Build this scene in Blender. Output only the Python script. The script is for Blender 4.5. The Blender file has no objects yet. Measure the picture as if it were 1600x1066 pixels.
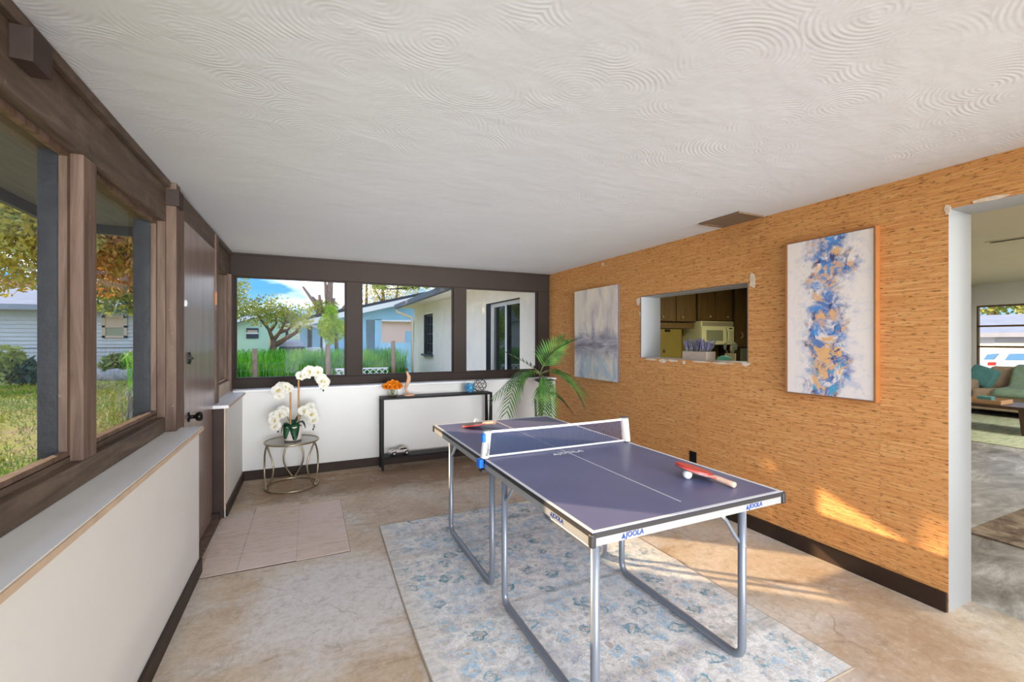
import bpy, bmesh, math, random
import numpy as np
from mathutils import Vector, Matrix, Euler

# ------------------------------------------------------------------ camera, sky, sun, lights, exposure
R = math.radians
scene = bpy.context.scene
COL = scene.collection
F, TH, CY, H = 690.0, R(24.7), 531.0, 1.35          # focal length in px of the 1600x1066 frame, yaw, horizon row, eye height
TC, TS = math.cos(TH), math.sin(TH)

cam_data = bpy.data.cameras.new('camera')
cam = bpy.data.objects.new('camera', cam_data)
COL.objects.link(cam)
cam.location = (0, 0, H)
cam.rotation_euler = (R(90), 0, -TH)
cam_data.sensor_width = 36
cam_data.lens = 36 * F / 1600
cam_data.shift_y = (CY - 533) / 1600
cam_data.clip_start = 0.02
cam_data.clip_end = 300
scene.camera = cam

world = bpy.data.worlds.new('sky')
scene.world = world
world.use_nodes = True
wn, wl = world.node_tree.nodes, world.node_tree.links
wn.clear()
w_tc = wn.new('ShaderNodeTexCoord')
w_sep = wn.new('ShaderNodeSeparateXYZ')
wl.new(w_tc.outputs['Generated'], w_sep.inputs[0])
w_ramp = wn.new('ShaderNodeValToRGB')
wl.new(w_sep.outputs['Z'], w_ramp.inputs[0])
e = w_ramp.color_ramp.elements
e[0].position = 0.0; e[0].color = (0.42, 0.64, 0.88, 1)
e[1].position = 0.55; e[1].color = (0.12, 0.34, 0.78, 1)
m = e.new(0.10); m.color = (0.11, 0.37, 0.78, 1)
w_map = wn.new('ShaderNodeMapping'); w_map.inputs['Scale'].default_value = (1.6, 1.6, 7.0)
wl.new(w_tc.outputs['Generated'], w_map.inputs[0])
w_noise = wn.new('ShaderNodeTexNoise'); w_noise.inputs['Scale'].default_value = 2.6; w_noise.inputs['Detail'].default_value = 6
wl.new(w_map.outputs[0], w_noise.inputs['Vector'])
w_cr = wn.new('ShaderNodeValToRGB')
w_cr.color_ramp.elements[0].position = 0.46; w_cr.color_ramp.elements[1].position = 0.74
wl.new(w_noise.outputs[0], w_cr.inputs[0])
w_mix = wn.new('ShaderNodeMixRGB'); w_mix.inputs[2].default_value = (2.6, 2.65, 2.8, 1)
wl.new(w_cr.outputs[0], w_mix.inputs[0]); wl.new(w_ramp.outputs[0], w_mix.inputs[1])
w_bg = wn.new('ShaderNodeBackground'); w_bg.inputs['Strength'].default_value = 1.05
wl.new(w_mix.outputs[0], w_bg.inputs[0])
w_out = wn.new('ShaderNodeOutputWorld'); wl.new(w_bg.outputs[0], w_out.inputs[0])

def sun_lamp():
    d = bpy.data.lights.new('sun', 'SUN'); d.energy = 6.0; d.angle = R(0.6); d.color = (1.0, 0.74, 0.44)
    o = bpy.data.objects.new('sun', d); COL.objects.link(o)
    az, el = R(-42), R(17)
    v = Vector((math.cos(az) * math.cos(el), math.sin(az) * math.cos(el), -math.sin(el)))
    o.rotation_euler = v.to_track_quat('-Z', 'Y').to_euler()
    o.location = (-8, 12, 6)
sun_lamp()

def area(name, loc, rot, sx, sy, power, col=(1, 1, 1), spread=180):
    d = bpy.data.lights.new(name, 'AREA'); d.shape = 'RECTANGLE'; d.size = sx; d.size_y = sy
    d.energy = power; d.color = col; d.spread = R(spread)
    o = bpy.data.objects.new(name, d); COL.objects.link(o)
    o.location = loc; o.rotation_euler = rot
    return o
# fill lights added behind the camera at an assumed rear opening, and the lamps of the kitchen and the living room
area('rear_wide_fill', (1.1, -1.72, 1.25), (R(62), 0, 0), 3.2, 1.9, 47, (0.90, 0.955, 1.0), 112)
area('rear_narrow_fill', (1.1, -1.70, 1.15), (R(98.5), 0, 0), 3.2, 1.7, 30, (0.92, 0.96, 1.0), 36)
area('living_room_lamp', (5.4, -0.4, 2.38), (0, 0, 0), 0.9, 0.9, 60, (1.0, 0.93, 0.80))
area('living_room_second_lamp', (9.3, 0.8, 2.38), (0, 0, 0), 0.9, 0.9, 90, (1.0, 0.95, 0.85))
area('kitchen_lamp', (5.2, 3.6, 2.24), (0, 0, 0), 0.6, 0.6, 26, (1.0, 0.92, 0.70))

scene.view_settings.view_transform = 'Standard'
scene.view_settings.look = 'None'
scene.view_settings.exposure = 0.6
scene.view_settings.gamma = 1.0
scene.view_settings.use_curve_mapping = False

random.seed(7)
rng = np.random.default_rng(7)

# ------------------------------------------------------------------ pixel helpers (direction only; the plane gives the distance)
def pray(px, py):
    x = (px - 800) / F; z = (CY - py) / F
    return Vector((x * TC + TS, -x * TS + TC, z))
def at_y(px, py, y):
    r = pray(px, py); t = y / r.y
    return Vector((r.x * t, y, H + r.z * t))
def at_x(px, py, x):
    r = pray(px, py); t = x / r.x
    return Vector((x, r.y * t, H + r.z * t))
def at_z(px, py, z):
    r = pray(px, py); t = (z - H) / r.z
    return Vector((r.x * t, r.y * t, z))

# ------------------------------------------------------------------ material helpers
def lin(c):
    return tuple(((v / 255) / 12.92 if v <= 10 else (((v / 255) + 0.055) / 1.055) ** 2.4) for v in c)
class N:
    """tiny node-tree builder"""
    def __init__(s, name):
        s.m = bpy.data.materials.new(name); s.m.use_nodes = True
        s.t = s.m.node_tree; s.n = s.t.nodes; s.l = s.t.links
        s.b = s.n['Principled BSDF']; s.out = s.n['Material Output']
        s._tc = None
    def new(s, typ, **kw):
        o = s.n.new('ShaderNode' + typ)
        for k, v in kw.items(): setattr(o, k, v)
        return o
    def link(s, a, b): s.l.new(a, b)
    def tc(s, out='Object'):
        if s._tc is None: s._tc = s.new('TexCoord')
        return s._tc.outputs[out]
    def mapping(s, vec=None, scale=(1, 1, 1), loc=(0, 0, 0), rot=(0, 0, 0)):
        o = s.new('Mapping'); o.inputs['Scale'].default_value = scale; o.inputs['Location'].default_value = loc
        o.inputs['Rotation'].default_value = rot
        s.link(vec if vec is not None else s.tc(), o.inputs[0]); return o.outputs[0]
    def noise(s, vec=None, scale=5, detail=4, rough=0.55, dist=0, out=0):
        o = s.new('TexNoise'); o.inputs['Scale'].default_value = scale; o.inputs['Detail'].default_value = detail
        o.inputs['Roughness'].default_value = rough; o.inputs['Distortion'].default_value = dist
        s.link(vec if vec is not None else s.tc(), o.inputs['Vector']); return o.outputs[out]
    def voronoi(s, vec=None, scale=5, feature='F1', out='Distance', dims='3D', rand=1.0):
        o = s.new('TexVoronoi', feature=feature, voronoi_dimensions=dims); o.inputs['Scale'].default_value = scale
        o.inputs['Randomness'].default_value = rand
        s.link(vec if vec is not None else s.tc(), o.inputs['Vector']); return o.outputs[out]
    def ramp(s, fac, stops, interp='LINEAR'):
        o = s.new('ValToRGB'); cr = o.color_ramp; cr.interpolation = interp
        while len(cr.elements) > 1: cr.elements.remove(cr.elements[-1])
        cr.elements[0].position = stops[0][0]; cr.elements[0].color = (*stops[0][1], 1)
        for p, c in stops[1:]:
            el = cr.elements.new(p); el.color = (*c, 1)
        s.link(fac, o.inputs[0]); return o.outputs[0]
    def step(s, fac, a, b): return s.ramp(fac, [(a, (0, 0, 0)), (b, (1, 1, 1))])
    def mix(s, fac, a, b, mode='MIX'):
        o = s.new('MixRGB', blend_type=mode)
        for i, v in ((0, fac), (1, a), (2, b)):
            if isinstance(v, (int, float)): o.inputs[i].default_value = v if i == 0 else (v, v, v, 1)
            elif isinstance(v, (tuple, list)): o.inputs[i].default_value = (*v[:3], 1)
            else: s.link(v, o.inputs[i])
        return o.outputs[0]
    def math(s, op, a, b=0.0, c=0.0):
        o = s.new('Math', operation=op)
        for i, v in enumerate((a, b, c)):
            if isinstance(v, (int, float)): o.inputs[i].default_value = v
            else: s.link(v, o.inputs[i])
        return o.outputs[0]
    def sep(s, vec=None):
        o = s.new('SeparateXYZ'); s.link(vec if vec is not None else s.tc(), o.inputs[0]); return o.outputs
    def comb(s, x, y, z=0.0):
        o = s.new('CombineXYZ')
        for i, v in enumerate((x, y, z)):
            if isinstance(v, (int, float)): o.inputs[i].default_value = v
            else: s.link(v, o.inputs[i])
        return o.outputs[0]
    def bump(s, height, strength=0.3, dist=0.01):
        o = s.new('Bump'); o.inputs['Strength'].default_value = strength; o.inputs['Distance'].default_value = dist
        s.link(height, o.inputs['Height']); s.link(o.outputs[0], s.b.inputs['Normal'])
    def color(s, c):
        if isinstance(c, tuple): s.b.inputs['Base Color'].default_value = (*c[:3], 1)
        else: s.link(c, s.b.inputs['Base Color'])
    def set(s, rough=0.5, metal=0.0, spec=0.5, trans=0.0, alpha=1.0):
        s.b.inputs['Roughness'].default_value = rough; s.b.inputs['Metallic'].default_value = metal
        s.b.inputs['Specular IOR Level'].default_value = spec; s.b.inputs['Transmission Weight'].default_value = trans
        s.b.inputs['Alpha'].default_value = alpha
        return s

def simple(name, c, rough=0.5, metal=0.0, var=0.0, vscale=8, bump=0.0, bscale=60, spec=0.5, stretch=None):
    k = N(name); col = lin(c)
    if var:
        v = k.noise(k.mapping(scale=stretch) if stretch else None, vscale, 5)
        k.color(k.ramp(v, [(0.3, tuple(x * (1 - var) for x in col)), (0.7, tuple(min(1, x * (1 + var)) for x in col))]))
    else: k.color(col)
    if bump: k.bump(k.noise(k.mapping(scale=stretch) if stretch else None, bscale, 4), bump, 0.01)
    k.set(rough, metal, spec)
    return k.m

def glass(name, refl=0.06, tint=(1, 1, 1), rough=0.0):
    k = N(name); k.n.remove(k.b)
    tr = k.new('BsdfTransparent'); tr.inputs[0].default_value = (*tint, 1)
    gl = k.new('BsdfGlossy'); gl.inputs['Roughness'].default_value = rough
    mx = k.new('MixShader')
    lw = k.new('LayerWeight'); lw.inputs[0].default_value = 0.22
    f = k.math('MULTIPLY', lw.outputs['Fresnel'], refl)
    k.link(f, mx.inputs[0]); k.link(tr.outputs[0], mx.inputs[1]); k.link(gl.outputs[0], mx.inputs[2])
    k.link(mx.outputs[0], k.out.inputs[0])
    return k.m

M = {}
def build_materials():
    # swirled plaster ceiling
    def swirl(name, c):
        k = N(name)
        nz = k.noise(None, 2.2, 2)
        vec = k.mapping(scale=(1, 1.25, 1))
        d1 = k.voronoi(vec, 2.7, dims='2D')
        d2 = k.voronoi(k.mapping(vec, loc=(3.7, 1.9, 0)), 3.1, dims='2D')
        r1 = k.math('SINE', k.math('MULTIPLY', d1, 120)); r2 = k.math('SINE', k.math('MULTIPLY', d2, 105))
        msk = k.step(k.noise(None, 2.6, 1), 0.44, 0.54)
        rings = k.mix(msk, r1, r2)
        fade = k.step(k.noise(k.mapping(loc=(5, 2, 1)), 3.3, 2), 0.38, 0.66)
        rings = k.math('MULTIPLY', rings, fade)
        und = k.noise(k.mapping(scale=(1, 1.4, 1)), 7, 3)
        hgt = k.math('MULTIPLY_ADD', rings, 0.09, k.math('MULTIPLY', und, 1.3))
        k.bump(hgt, 0.40, 0.006)
        k.color(k.mix(k.step(nz, 0.3, 0.75), lin(c), tuple(x * 0.955 for x in lin(c))))
        k.set(0.75, 0, 0.25); return k.m
    M['ceiling'] = swirl('swirled_plaster', (214, 215, 217))
    M['living_ceiling'] = swirl('living_swirled_plaster', (214, 204, 178))

    # grasscloth wallpaper: horizontal reed fibres along Y, strips 0.96 m wide
    k = N('grasscloth')
    s = k.sep()
    strip = k.math('FLOOR', k.math('DIVIDE', k.math('SUBTRACT', s[1], 1.37), 0.96))
    off = k.math('MULTIPLY', strip, 3.37)
    wob = k.math('MULTIPLY', k.math('SUBTRACT', k.noise(k.mapping(scale=(1, 4, 4)), 1.0, 3), 0.5), 0.012)
    zz = k.math('ADD', k.math('ADD', s[2], off), wob)
    yy = k.math('ADD', s[1], k.math('MULTIPLY', off, 1.7))
    fib = k.noise(k.comb(k.math('MULTIPLY', yy, 3.5), k.math('MULTIPLY', zz, 120)), 1.0, 4, 0.6)
    fib2 = k.noise(k.comb(k.math('MULTIPLY', yy, 9), k.math('MULTIPLY', zz, 210), 4.0), 1.0, 2, 0.6)
    das = k.noise(k.comb(k.math('MULTIPLY', yy, 21), k.math('MULTIPLY', zz, 112), 9.0), 1.0, 4, 0.66)
    base = k.ramp(fib, [(0.25, lin((180, 114, 60))), (0.45, lin((216, 152, 92))), (0.58, lin((226, 168, 106))), (0.78, lin((242, 198, 140)))])
    base = k.mix(k.math('MULTIPLY', k.step(fib2, 0.45, 0.7), 0.45), base, lin((188, 120, 58)))
    base = k.mix(k.math('MULTIPLY', k.step(das, 0.555, 0.645), 0.85), base, lin((108, 66, 32)))
    tone = k.noise(k.comb(k.math('MULTIPLY', strip, 7.31), 0.5), 1.0, 0)
    base = k.mix(k.math('MULTIPLY', k.step(tone, 0.35, 0.65), 0.16), base, lin((190, 130, 70)))
    fr = k.math('FRACT', k.math('DIVIDE', k.math('SUBTRACT', s[1], 1.37), 0.96))
    seam = k.math('LESS_THAN', fr, 0.004)
    base = k.mix(k.math('MULTIPLY', seam, 0.10), base, lin((120, 78, 40)))
    k.color(base); k.bump(k.math('ADD', fib, das), 0.35, 0.003); k.set(0.7, 0, 0.25)
    M['grasscloth'] = k.m

    # stained bare concrete
    k = N('stained_concrete')
    n1 = k.noise(None, 1.1, 6, 0.6, 0.4); n2 = k.noise(k.mapping(loc=(4, 7, 0)), 2.4, 6, 0.65, 0.6)
    n3 = k.noise(k.mapping(loc=(1, 3, 0)), 11, 9, 0.8, 0.5); n4 = k.noise(k.mapping(loc=(9, 2, 0), scale=(1, 1.6, 1)), 3.6, 8, 0.72, 0.8)
    c = k.ramp(n1, [(0.30, lin((178, 150, 120))), (0.48, lin((206, 186, 162))), (0.62, lin((216, 204, 190))), (0.75, lin((198, 178, 156)))])
    c = k.mix(k.math('MULTIPLY', k.step(n2, 0.52, 0.66), 0.75), c, lin((212, 207, 203)))
    c = k.mix(k.math('MULTIPLY', k.step(n4, 0.56, 0.70), 0.55), c, lin((142, 108, 76)))
    s = k.sep()
    # worn whitish centre of the porch and the brown stained strip along the back wall
    def blob(x, y, rx, ry):
        dx = k.math('DIVIDE', k.math('SUBTRACT', s[0], x), rx); dy = k.math('DIVIDE', k.math('SUBTRACT', s[1], y), ry)
        d = k.math('SQRT', k.math('ADD', k.math('MULTIPLY', dx, dx), k.math('MULTIPLY', dy, dy)))
        d = k.math('ADD', d, k.math('MULTIPLY', k.math('SUBTRACT', n4, 0.5), 1.3))
        return k.ramp(d, [(0.55, (1, 1, 1)), (1.0, (0, 0, 0))])
    c = k.mix(k.math('MULTIPLY', blob(0.15, 2.45, 0.55, 0.6), 0.75), c, lin((222, 219, 220)))
    c = k.mix(k.math('MULTIPLY', blob(1.5, 4.45, 2.2, 0.55), 0.8), c, lin((128, 92, 60)))
    c = k.mix(k.math('MULTIPLY', blob(-0.2, 4.5, 0.7, 0.5), 0.55), c, lin((140, 108, 74)))
    c = k.mix(k.math('MULTIPLY', blob(2.3, 1.0, 0.5, 0.35), 0.45), c, lin((150, 112, 76)))
    c = k.mix(k.math('MULTIPLY', blob(3.6, 1.1, 0.7, 0.8), 0.6), c, lin((104, 92, 76)))
    c = k.mix(k.math('MULTIPLY', k.step(n3, 0.52, 0.68), 0.5), c, lin((140, 116, 94)))
    c = k.mix(k.math('MULTIPLY', k.step(k.noise(k.mapping(loc=(2, 8, 0)), 5, 9, 0.8, 0.8), 0.54, 0.70), 0.55), c, lin((212, 204, 198)))
    crk = k.voronoi(k.mix(0.25, k.tc(), k.noise(None, 3, 4, 0.6, 0, 1), 'ADD'), 1.3, 'DISTANCE_TO_EDGE', dims='2D')
    c = k.mix(k.math('MULTIPLY', k.ramp(crk, [(0.003, (1, 1, 1)), (0.009, (0, 0, 0))]), k.math('MULTIPLY', k.step(n2, 0.46, 0.6), 0.4)), c, lin((112, 88, 66)))
    mot = k.noise(k.mapping(loc=(6, 6, 0)), 26, 8, 0.8)
    c = k.mix(k.math('MULTIPLY', k.step(mot, 0.46, 0.66), 0.38), c, lin((150, 128, 106)))
    c = k.mix(k.math('MULTIPLY', k.ramp(mot, [(0.30, (1, 1, 1)), (0.44, (0, 0, 0))]), 0.5), c, lin((228, 222, 216)))
    spk = k.noise(None, 60, 3, 0.6)
    c = k.mix(k.math('MULTIPLY', k.step(spk, 0.68, 0.76), 0.5), c, lin((92, 76, 62)))
    k.color(c); k.bump(k.math('MULTIPLY_ADD', n3, 0.5, k.math('MULTIPLY', spk, 0.25)), 0.35, 0.004)
    k.set(0.55, 0, 0.35); M['concrete'] = k.m

    k = N('living_concrete')
    n1 = k.noise(k.mapping(scale=(1, 2.2, 1)), 2.2, 7, 0.7, 0.6)
    k.color(k.ramp(n1, [(0.3, lin((92, 84, 74))), (0.5, lin((150, 146, 142))), (0.7, lin((206, 206, 208)))]))
    k.set(0.38, 0, 0.5); M['living_concrete'] = k.m

    # old brown painted timber
    k = N('brown_timber')
    g = k.noise(k.mapping(scale=(14, 1.2, 14)), 1.6, 6, 0.65, 0.8)
    w = k.noise(None, 3.2, 7, 0.7, 0.5); sp = k.noise(None, 42, 4, 0.6)
    c = k.ramp(g, [(0.3, lin((72, 60, 50))), (0.55, lin((98, 83, 70))), (0.75, lin((122, 105, 90)))])
    c = k.mix(k.math('MULTIPLY', k.step(w, 0.52, 0.68), 0.45), c, lin((134, 118, 104)))
    c = k.mix(k.math('MULTIPLY', k.step(sp, 0.68, 0.76), 0.5), c, lin((168, 152, 138)))
    k.color(c); k.bump(k.math('MULTIPLY_ADD', g, 0.8, w), 0.55, 0.006); k.set(0.62, 0, 0.3); M['timber'] = k.m
    k = N('brown_timber_upright')
    g = k.noise(k.mapping(scale=(14, 14, 1.2)), 1.6, 6, 0.65, 0.8)
    sp = k.noise(None, 42, 4, 0.6)
    c = k.ramp(g, [(0.3, lin((82, 62, 50))), (0.55, lin((112, 90, 76))), (0.75, lin((134, 112, 98)))])
    c = k.mix(k.math('MULTIPLY', k.step(sp, 0.68, 0.76), 0.5), c, lin((176, 156, 140)))
    k.color(c); k.bump(g, 0.5, 0.005); k.set(0.6, 0, 0.3); M['timber_up'] = k.m
    M['timber_back'] = simple('smooth_brown_timber', (48, 37, 30), 0.6, 0, 0.08, 3, 0.1, 30, 0.2)
    M['dark_block'] = simple('dark_stained_block', (58, 42, 34), 0.7, 0, 0.15, 10, 0.3, 30)
    M['black_jamb'] = simple('black_exterior_paint', (34, 38, 44), 0.5, 0, 0.35, 9, 0.4, 25)
    M['baseboard'] = simple('brown_baseboard', (52, 38, 30), 0.5, 0, 0.2, 4, 0.1, 20, 0.25)
    M['bare_edge'] = simple('bare_wood_edge', (196, 172, 146), 0.6, 0, 0.12, 12)
    k = N('door_brown')
    g = k.noise(k.mapping(scale=(9, 9, 0.8)), 1.5, 5, 0.6, 0.4)
    k.color(k.ramp(g, [(0.3, lin((136, 114, 106))), (0.7, lin((156, 134, 126)))])); k.set(0.26, 0, 0.7); M['door'] = k.m
    M['white_wall'] = simple('white_painted_board', (226, 224, 219), 0.55, 0, 0.02, 2.5, 0.06, 40)
    M['white_sill'] = simple('white_painted_sill', (232, 231, 230), 0.4, 0, 0.03, 4)
    M['wall_plain'] = simple('plain_plaster', (222, 220, 216), 0.7, 0, 0.02, 3)
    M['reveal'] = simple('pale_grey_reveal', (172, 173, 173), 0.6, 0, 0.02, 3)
    M['plaster_chip'] = simple('raw_plaster', (226, 208, 186), 0.9, 0, 0.15, 30, 0.4, 60)
    M['metal_black'] = simple('black_metal', (12, 10, 10), 0.5, 0.0, spec=0.25)
    M['dark_knob'] = simple('dark_bronze', (30, 26, 24), 0.28, 0.6)
    M['steel'] = simple('steel', (190, 190, 188), 0.3, 0.9)
    M['brass'] = simple('aged_brass', (176, 152, 112), 0.35, 0.9)
    M['champagne'] = simple('champagne_metal', (168, 156, 132), 0.34, 0.85, 0.1, 20)
    M['mirror_top'] = simple('smoked_glass_top', (150, 148, 140), 0.12, 0.5)
    M['glass'] = glass('window_glass', 0.08)
    M['clear_glass'] = glass('clear_vase_glass', 0.35, (0.97, 0.98, 0.97))
    M['slider_glass'] = simple('reflective_glass', (40, 46, 40), 0.03, 0.0, spec=1.0)

    # vinyl floor tiles left by the door
    k = N('vinyl_tile')
    g = k.noise(k.mapping(scale=(1.5, 10, 1)), 5, 6, 0.7, 1.2); o = k.new('ObjectInfo')
    c = k.ramp(g, [(0.32, lin((186, 160, 140))), (0.5, lin((216, 194, 178))), (0.7, lin((224, 206, 194)))])
    c = k.mix(k.math('MULTIPLY', o.outputs['Random'], 0.45), c, lin((220, 200, 196)))
    k.color(c); k.set(0.5, 0, 0.35); M['vinyl'] = k.m

    # rug
    k = N('faded_floral_rug')
    s = k.sep()
    warp = k.noise(None, 5, 3, 0.6, 0, 1)
    vec = k.mix(0.11, k.tc(), warp, 'ADD')
    fine = k.noise(None, 95, 3, 0.7); strk = k.noise(k.mapping(scale=(1.2, 26, 1)), 2.0, 5, 0.7); cl = k.noise(None, 3.1, 3, 0.6); med = k.noise(None, 22, 4, 0.7)
    worn = k.step(med, 0.30, 0.55)
    c = k.ramp(fine, [(0.3, lin((222, 216, 211))), (0.7, lin((255, 253, 250)))])
    c = k.mix(k.math('MULTIPLY', k.step(strk, 0.52, 0.70), 0.4), c, lin((200, 190, 184)))
    def layer(c, scale, loc, r0, cols, amt):
        mp = k.mapping(vec, loc=loc)
        d = k.voronoi(mp, scale, dims='2D'); rnd = k.sep(k.voronoi(mp, scale, out='Color', dims='2D'))
        wob = k.math('MULTIPLY_ADD', k.math('SUBTRACT', k.noise(None, scale * 3.4, 4, 0.7), 0.5), 1.0, d)
        fill = k.ramp(wob, [(r0 * 0.35, (0, 0, 0)), (r0 * 0.45, (1, 1, 1)), (r0 * 0.85, (1, 1, 1)), (r0, (0, 0, 0))])
        core = k.ramp(wob, [(r0 * 0.25, (1, 1, 1)), (r0 * 0.35, (0, 0, 0))])
        rim = k.ramp(wob, [(r0 * 1.05, (0, 0, 0)), (r0 * 1.15, (1, 1, 1)), (r0 * 1.25, (1, 1, 1)), (r0 * 1.35, (0, 0, 0))])
        pick = k.ramp(rnd[0], cols, 'CONSTANT')
        on = k.math('GREATER_THAN', rnd[1], 0.22)
        c = k.mix(k.math('MULTIPLY', k.math('MULTIPLY', k.math('MULTIPLY', fill, worn), on), amt), c, pick)
        c = k.mix(k.math('MULTIPLY', k.math('MULTIPLY', core, worn), amt * 0.7), c, lin((158, 146, 138)))
        c = k.mix(k.math('MULTIPLY', k.math('MULTIPLY', rim, k.step(fine, 0.35, 0.6)), amt * 0.7), c, lin((156, 148, 148)))
        return c
    blues = [(0.0, lin((174, 202, 222))), (0.26, lin((196, 194, 206))), (0.46, lin((104, 160, 180))), (0.62, lin((160, 198, 222))), (0.8, lin((66, 130, 150)))]
    c = layer(c, 10.5, (0, 0, 0), 0.42, blues, 0.85)
    c = layer(c, 21.0, (3.3, 1.7, 0), 0.36, [(0.0, lin((176, 168, 166))), (0.35, lin((150, 182, 200))), (0.6, lin((206, 200, 196))), (0.8, lin((98, 150, 168)))], 0.6)
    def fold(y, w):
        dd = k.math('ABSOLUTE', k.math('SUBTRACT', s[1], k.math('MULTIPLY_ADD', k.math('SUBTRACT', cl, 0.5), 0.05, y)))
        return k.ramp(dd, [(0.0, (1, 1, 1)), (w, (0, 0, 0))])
    fold_shade = k.math('MAXIMUM', k.math('MAXIMUM', fold(2.0, 0.05), fold(2.73, 0.045)), k.math('MAXIMUM', fold(3.03, 0.035), fold(1.42, 0.05)))
    c = k.mix(k.math('MULTIPLY', k.math('MULTIPLY', fold_shade, k.step(fine, 0.3, 0.6)), 0.6), c, lin((160, 146, 132)))  # crease shading painted into the rug colour as grey-brown bands
    blush = k.step(k.noise(k.mapping(loc=(8, 1, 0)), 1.5, 3), 0.45, 0.62)
    c = k.mix(k.math('MULTIPLY', blush, 0.22), c, lin((184, 204, 220)))
    # faded plain band along the long sides and short end
    bx = k.math('ABSOLUTE', k.math('SUBTRACT', s[0], 1.24))
    band = k.step(k.math('ADD', bx, k.math('MULTIPLY', cl, 0.16)), 0.74, 0.84)
    c = k.mix(k.math('MULTIPLY', band, 0.62), c, k.ramp(strk, [(0.35, lin((190, 180, 172))), (0.65, lin((232, 226, 220)))]))
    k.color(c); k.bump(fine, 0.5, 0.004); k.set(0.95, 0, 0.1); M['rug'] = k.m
    M['rug_edge'] = simple('rug_binding', (172, 156, 138), 0.9)

    # table tennis table
    k = N('navy_table_top')
    n = k.noise(None, 5, 4, 0.6)
    k.color(k.ramp(n, [(0.3, lin((100, 103, 140))), (0.7, lin((110, 111, 148)))])); k.set(0.42, 0, 0.6); M['table_top'] = k.m
    M['line_white'] = simple('white_line_paint', (226, 226, 230), 0.5)
    M['apron'] = simple('light_grey_apron', (160, 160, 158), 0.4, 0.2)
    M['rubber_black'] = simple('black_edge', (44, 42, 42), 0.5)
    M['leg_grey'] = simple('grey_tube', (136, 142, 152), 0.32, 0.35)
    M['joola_blue'] = simple('blue_print', (8, 58, 140), 0.5)
    M['net_blue'] = simple('blue_plastic', (0, 112, 226), 0.35)
    M['net_white'] = simple('white_plastic', (226, 222, 216), 0.4)
    M['net_grey'] = simple('grey_cap', (96, 94, 94), 0.5)
    M['print_black'] = simple('dark_print', (44, 48, 60), 0.5)
    k = N('net_mesh'); k.n.remove(k.b)
    tr = k.new('BsdfTransparent'); di = k.new('BsdfDiffuse'); di.inputs[0].default_value = (*lin((70, 84, 112)), 1)
    ss = k.sep(); a = k.math('GREATER_THAN', k.math('SINE', k.math('MULTIPLY', ss[0], 900)), 0.35); b2 = k.math('GREATER_THAN', k.math('SINE', k.math('MULTIPLY', ss[2], 900)), 0.35)
    mx = k.new('MixShader'); k.link(k.math('MULTIPLY', k.math('MAXIMUM', a, b2), 0.55), mx.inputs[0]); k.link(tr.outputs[0], mx.inputs[1]); k.link(di.outputs[0], mx.inputs[2])
    k.link(mx.outputs[0], k.out.inputs[0]); M['net'] = k.m
    M['paddle_red'] = simple('red_rubber', (196, 36, 30), 0.45)
    M['paddle_black'] = simple('black_rubber', (84, 76, 74), 0.5)
    M['paddle_wood'] = simple('pale_paddle_wood', (226, 186, 158), 0.45, 0, 0.1, 5, stretch=(4, 30, 30))
    M['red_tape'] = simple('red_edge_tape', (226, 92, 84), 0.4)
    M['ball'] = simple('white_ball', (238, 236, 230), 0.35)
    # plants
    def leaf(name, a, b, tr=0.3, sc=6):
        k = N(name); n = k.noise(None, sc, 3)
        k.color(k.ramp(n, [(0.35, lin(a)), (0.65, lin(b))])); k.set(0.5, 0, 0.35)
        k.b.inputs['Subsurface Weight'].default_value = 0.0
        return k.m
    M['palm'] = leaf('palm_leaf', (46, 92, 40), (104, 148, 66), sc=9)
    M['palm_dark'] = leaf('palm_leaf_dark', (30, 56, 42), (52, 82, 56), sc=9)
    M['palm_stem'] = simple('palm_stem', (112, 116, 70), 0.6, 0, 0.2, 20)
    M['trunk_fibre'] = simple('palm_trunk', (112, 90, 64), 0.9, 0, 0.3, 18, 0.6, 40)
    M['pot_dark'] = simple('dark_planter', (60, 56, 54), 0.6)
    M['orchid'] = simple('white_petal', (226, 222, 208), 0.5, 0, 0.03, 30)
    M['orchid_core'] = simple('yellow_lip', (212, 190, 110), 0.5)
    M['orchid_leaf'] = leaf('orchid_leaf', (22, 62, 42), (44, 104, 66), sc=12)
    M['bamboo'] = simple('bamboo_stake', (188, 138, 84), 0.5, 0, 0.15, 30)
    M['green_stem'] = simple('green_stem', (104, 122, 70), 0.5)
    M['pot_white'] = simple('blush_ceramic', (232, 218, 208), 0.25)
    M['pot_band'] = simple('grey_base_band', (128, 118, 112), 0.5)
    M['soil'] = simple('moss', (70, 62, 44), 0.95, 0, 0.3, 40, 0.5, 60)
    M['orange'] = simple('orange_petal', (255, 146, 16), 0.6, 0, 0.2, 40)
    M['driftwood'] = simple('carved_pale_wood', (218, 170, 132), 0.5, 0, 0.15, 14)
    M['dark_wood_tip'] = simple('dark_carved_tip', (86, 62, 50), 0.6)
    M['blue_wire'] = simple('turquoise_wire', (74, 164, 208), 0.35, 0.3)
    M['silver_car'] = simple('silver_model_paint', (202, 192, 188), 0.25, 0.6)
    M['lavender'] = simple('lavender_bud', (134, 124, 168), 0.8, 0, 0.2, 60)
    M['sage'] = simple('sage_stem', (150, 152, 142), 0.7, 0, 0.15, 30)
    M['crate'] = simple('whitewashed_crate', (190, 170, 152), 0.75, 0, 0.12, 6, 0.2, 30, stretch=(8, 2, 30))
    # paintings, from the bounding box of the canvas (y runs away from the camera, z up)
    k = N('grey_lilac_abstract_painting')
    gs = k.sep(k.tc('Generated'))
    yv, zv = gs[1], gs[2]
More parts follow.
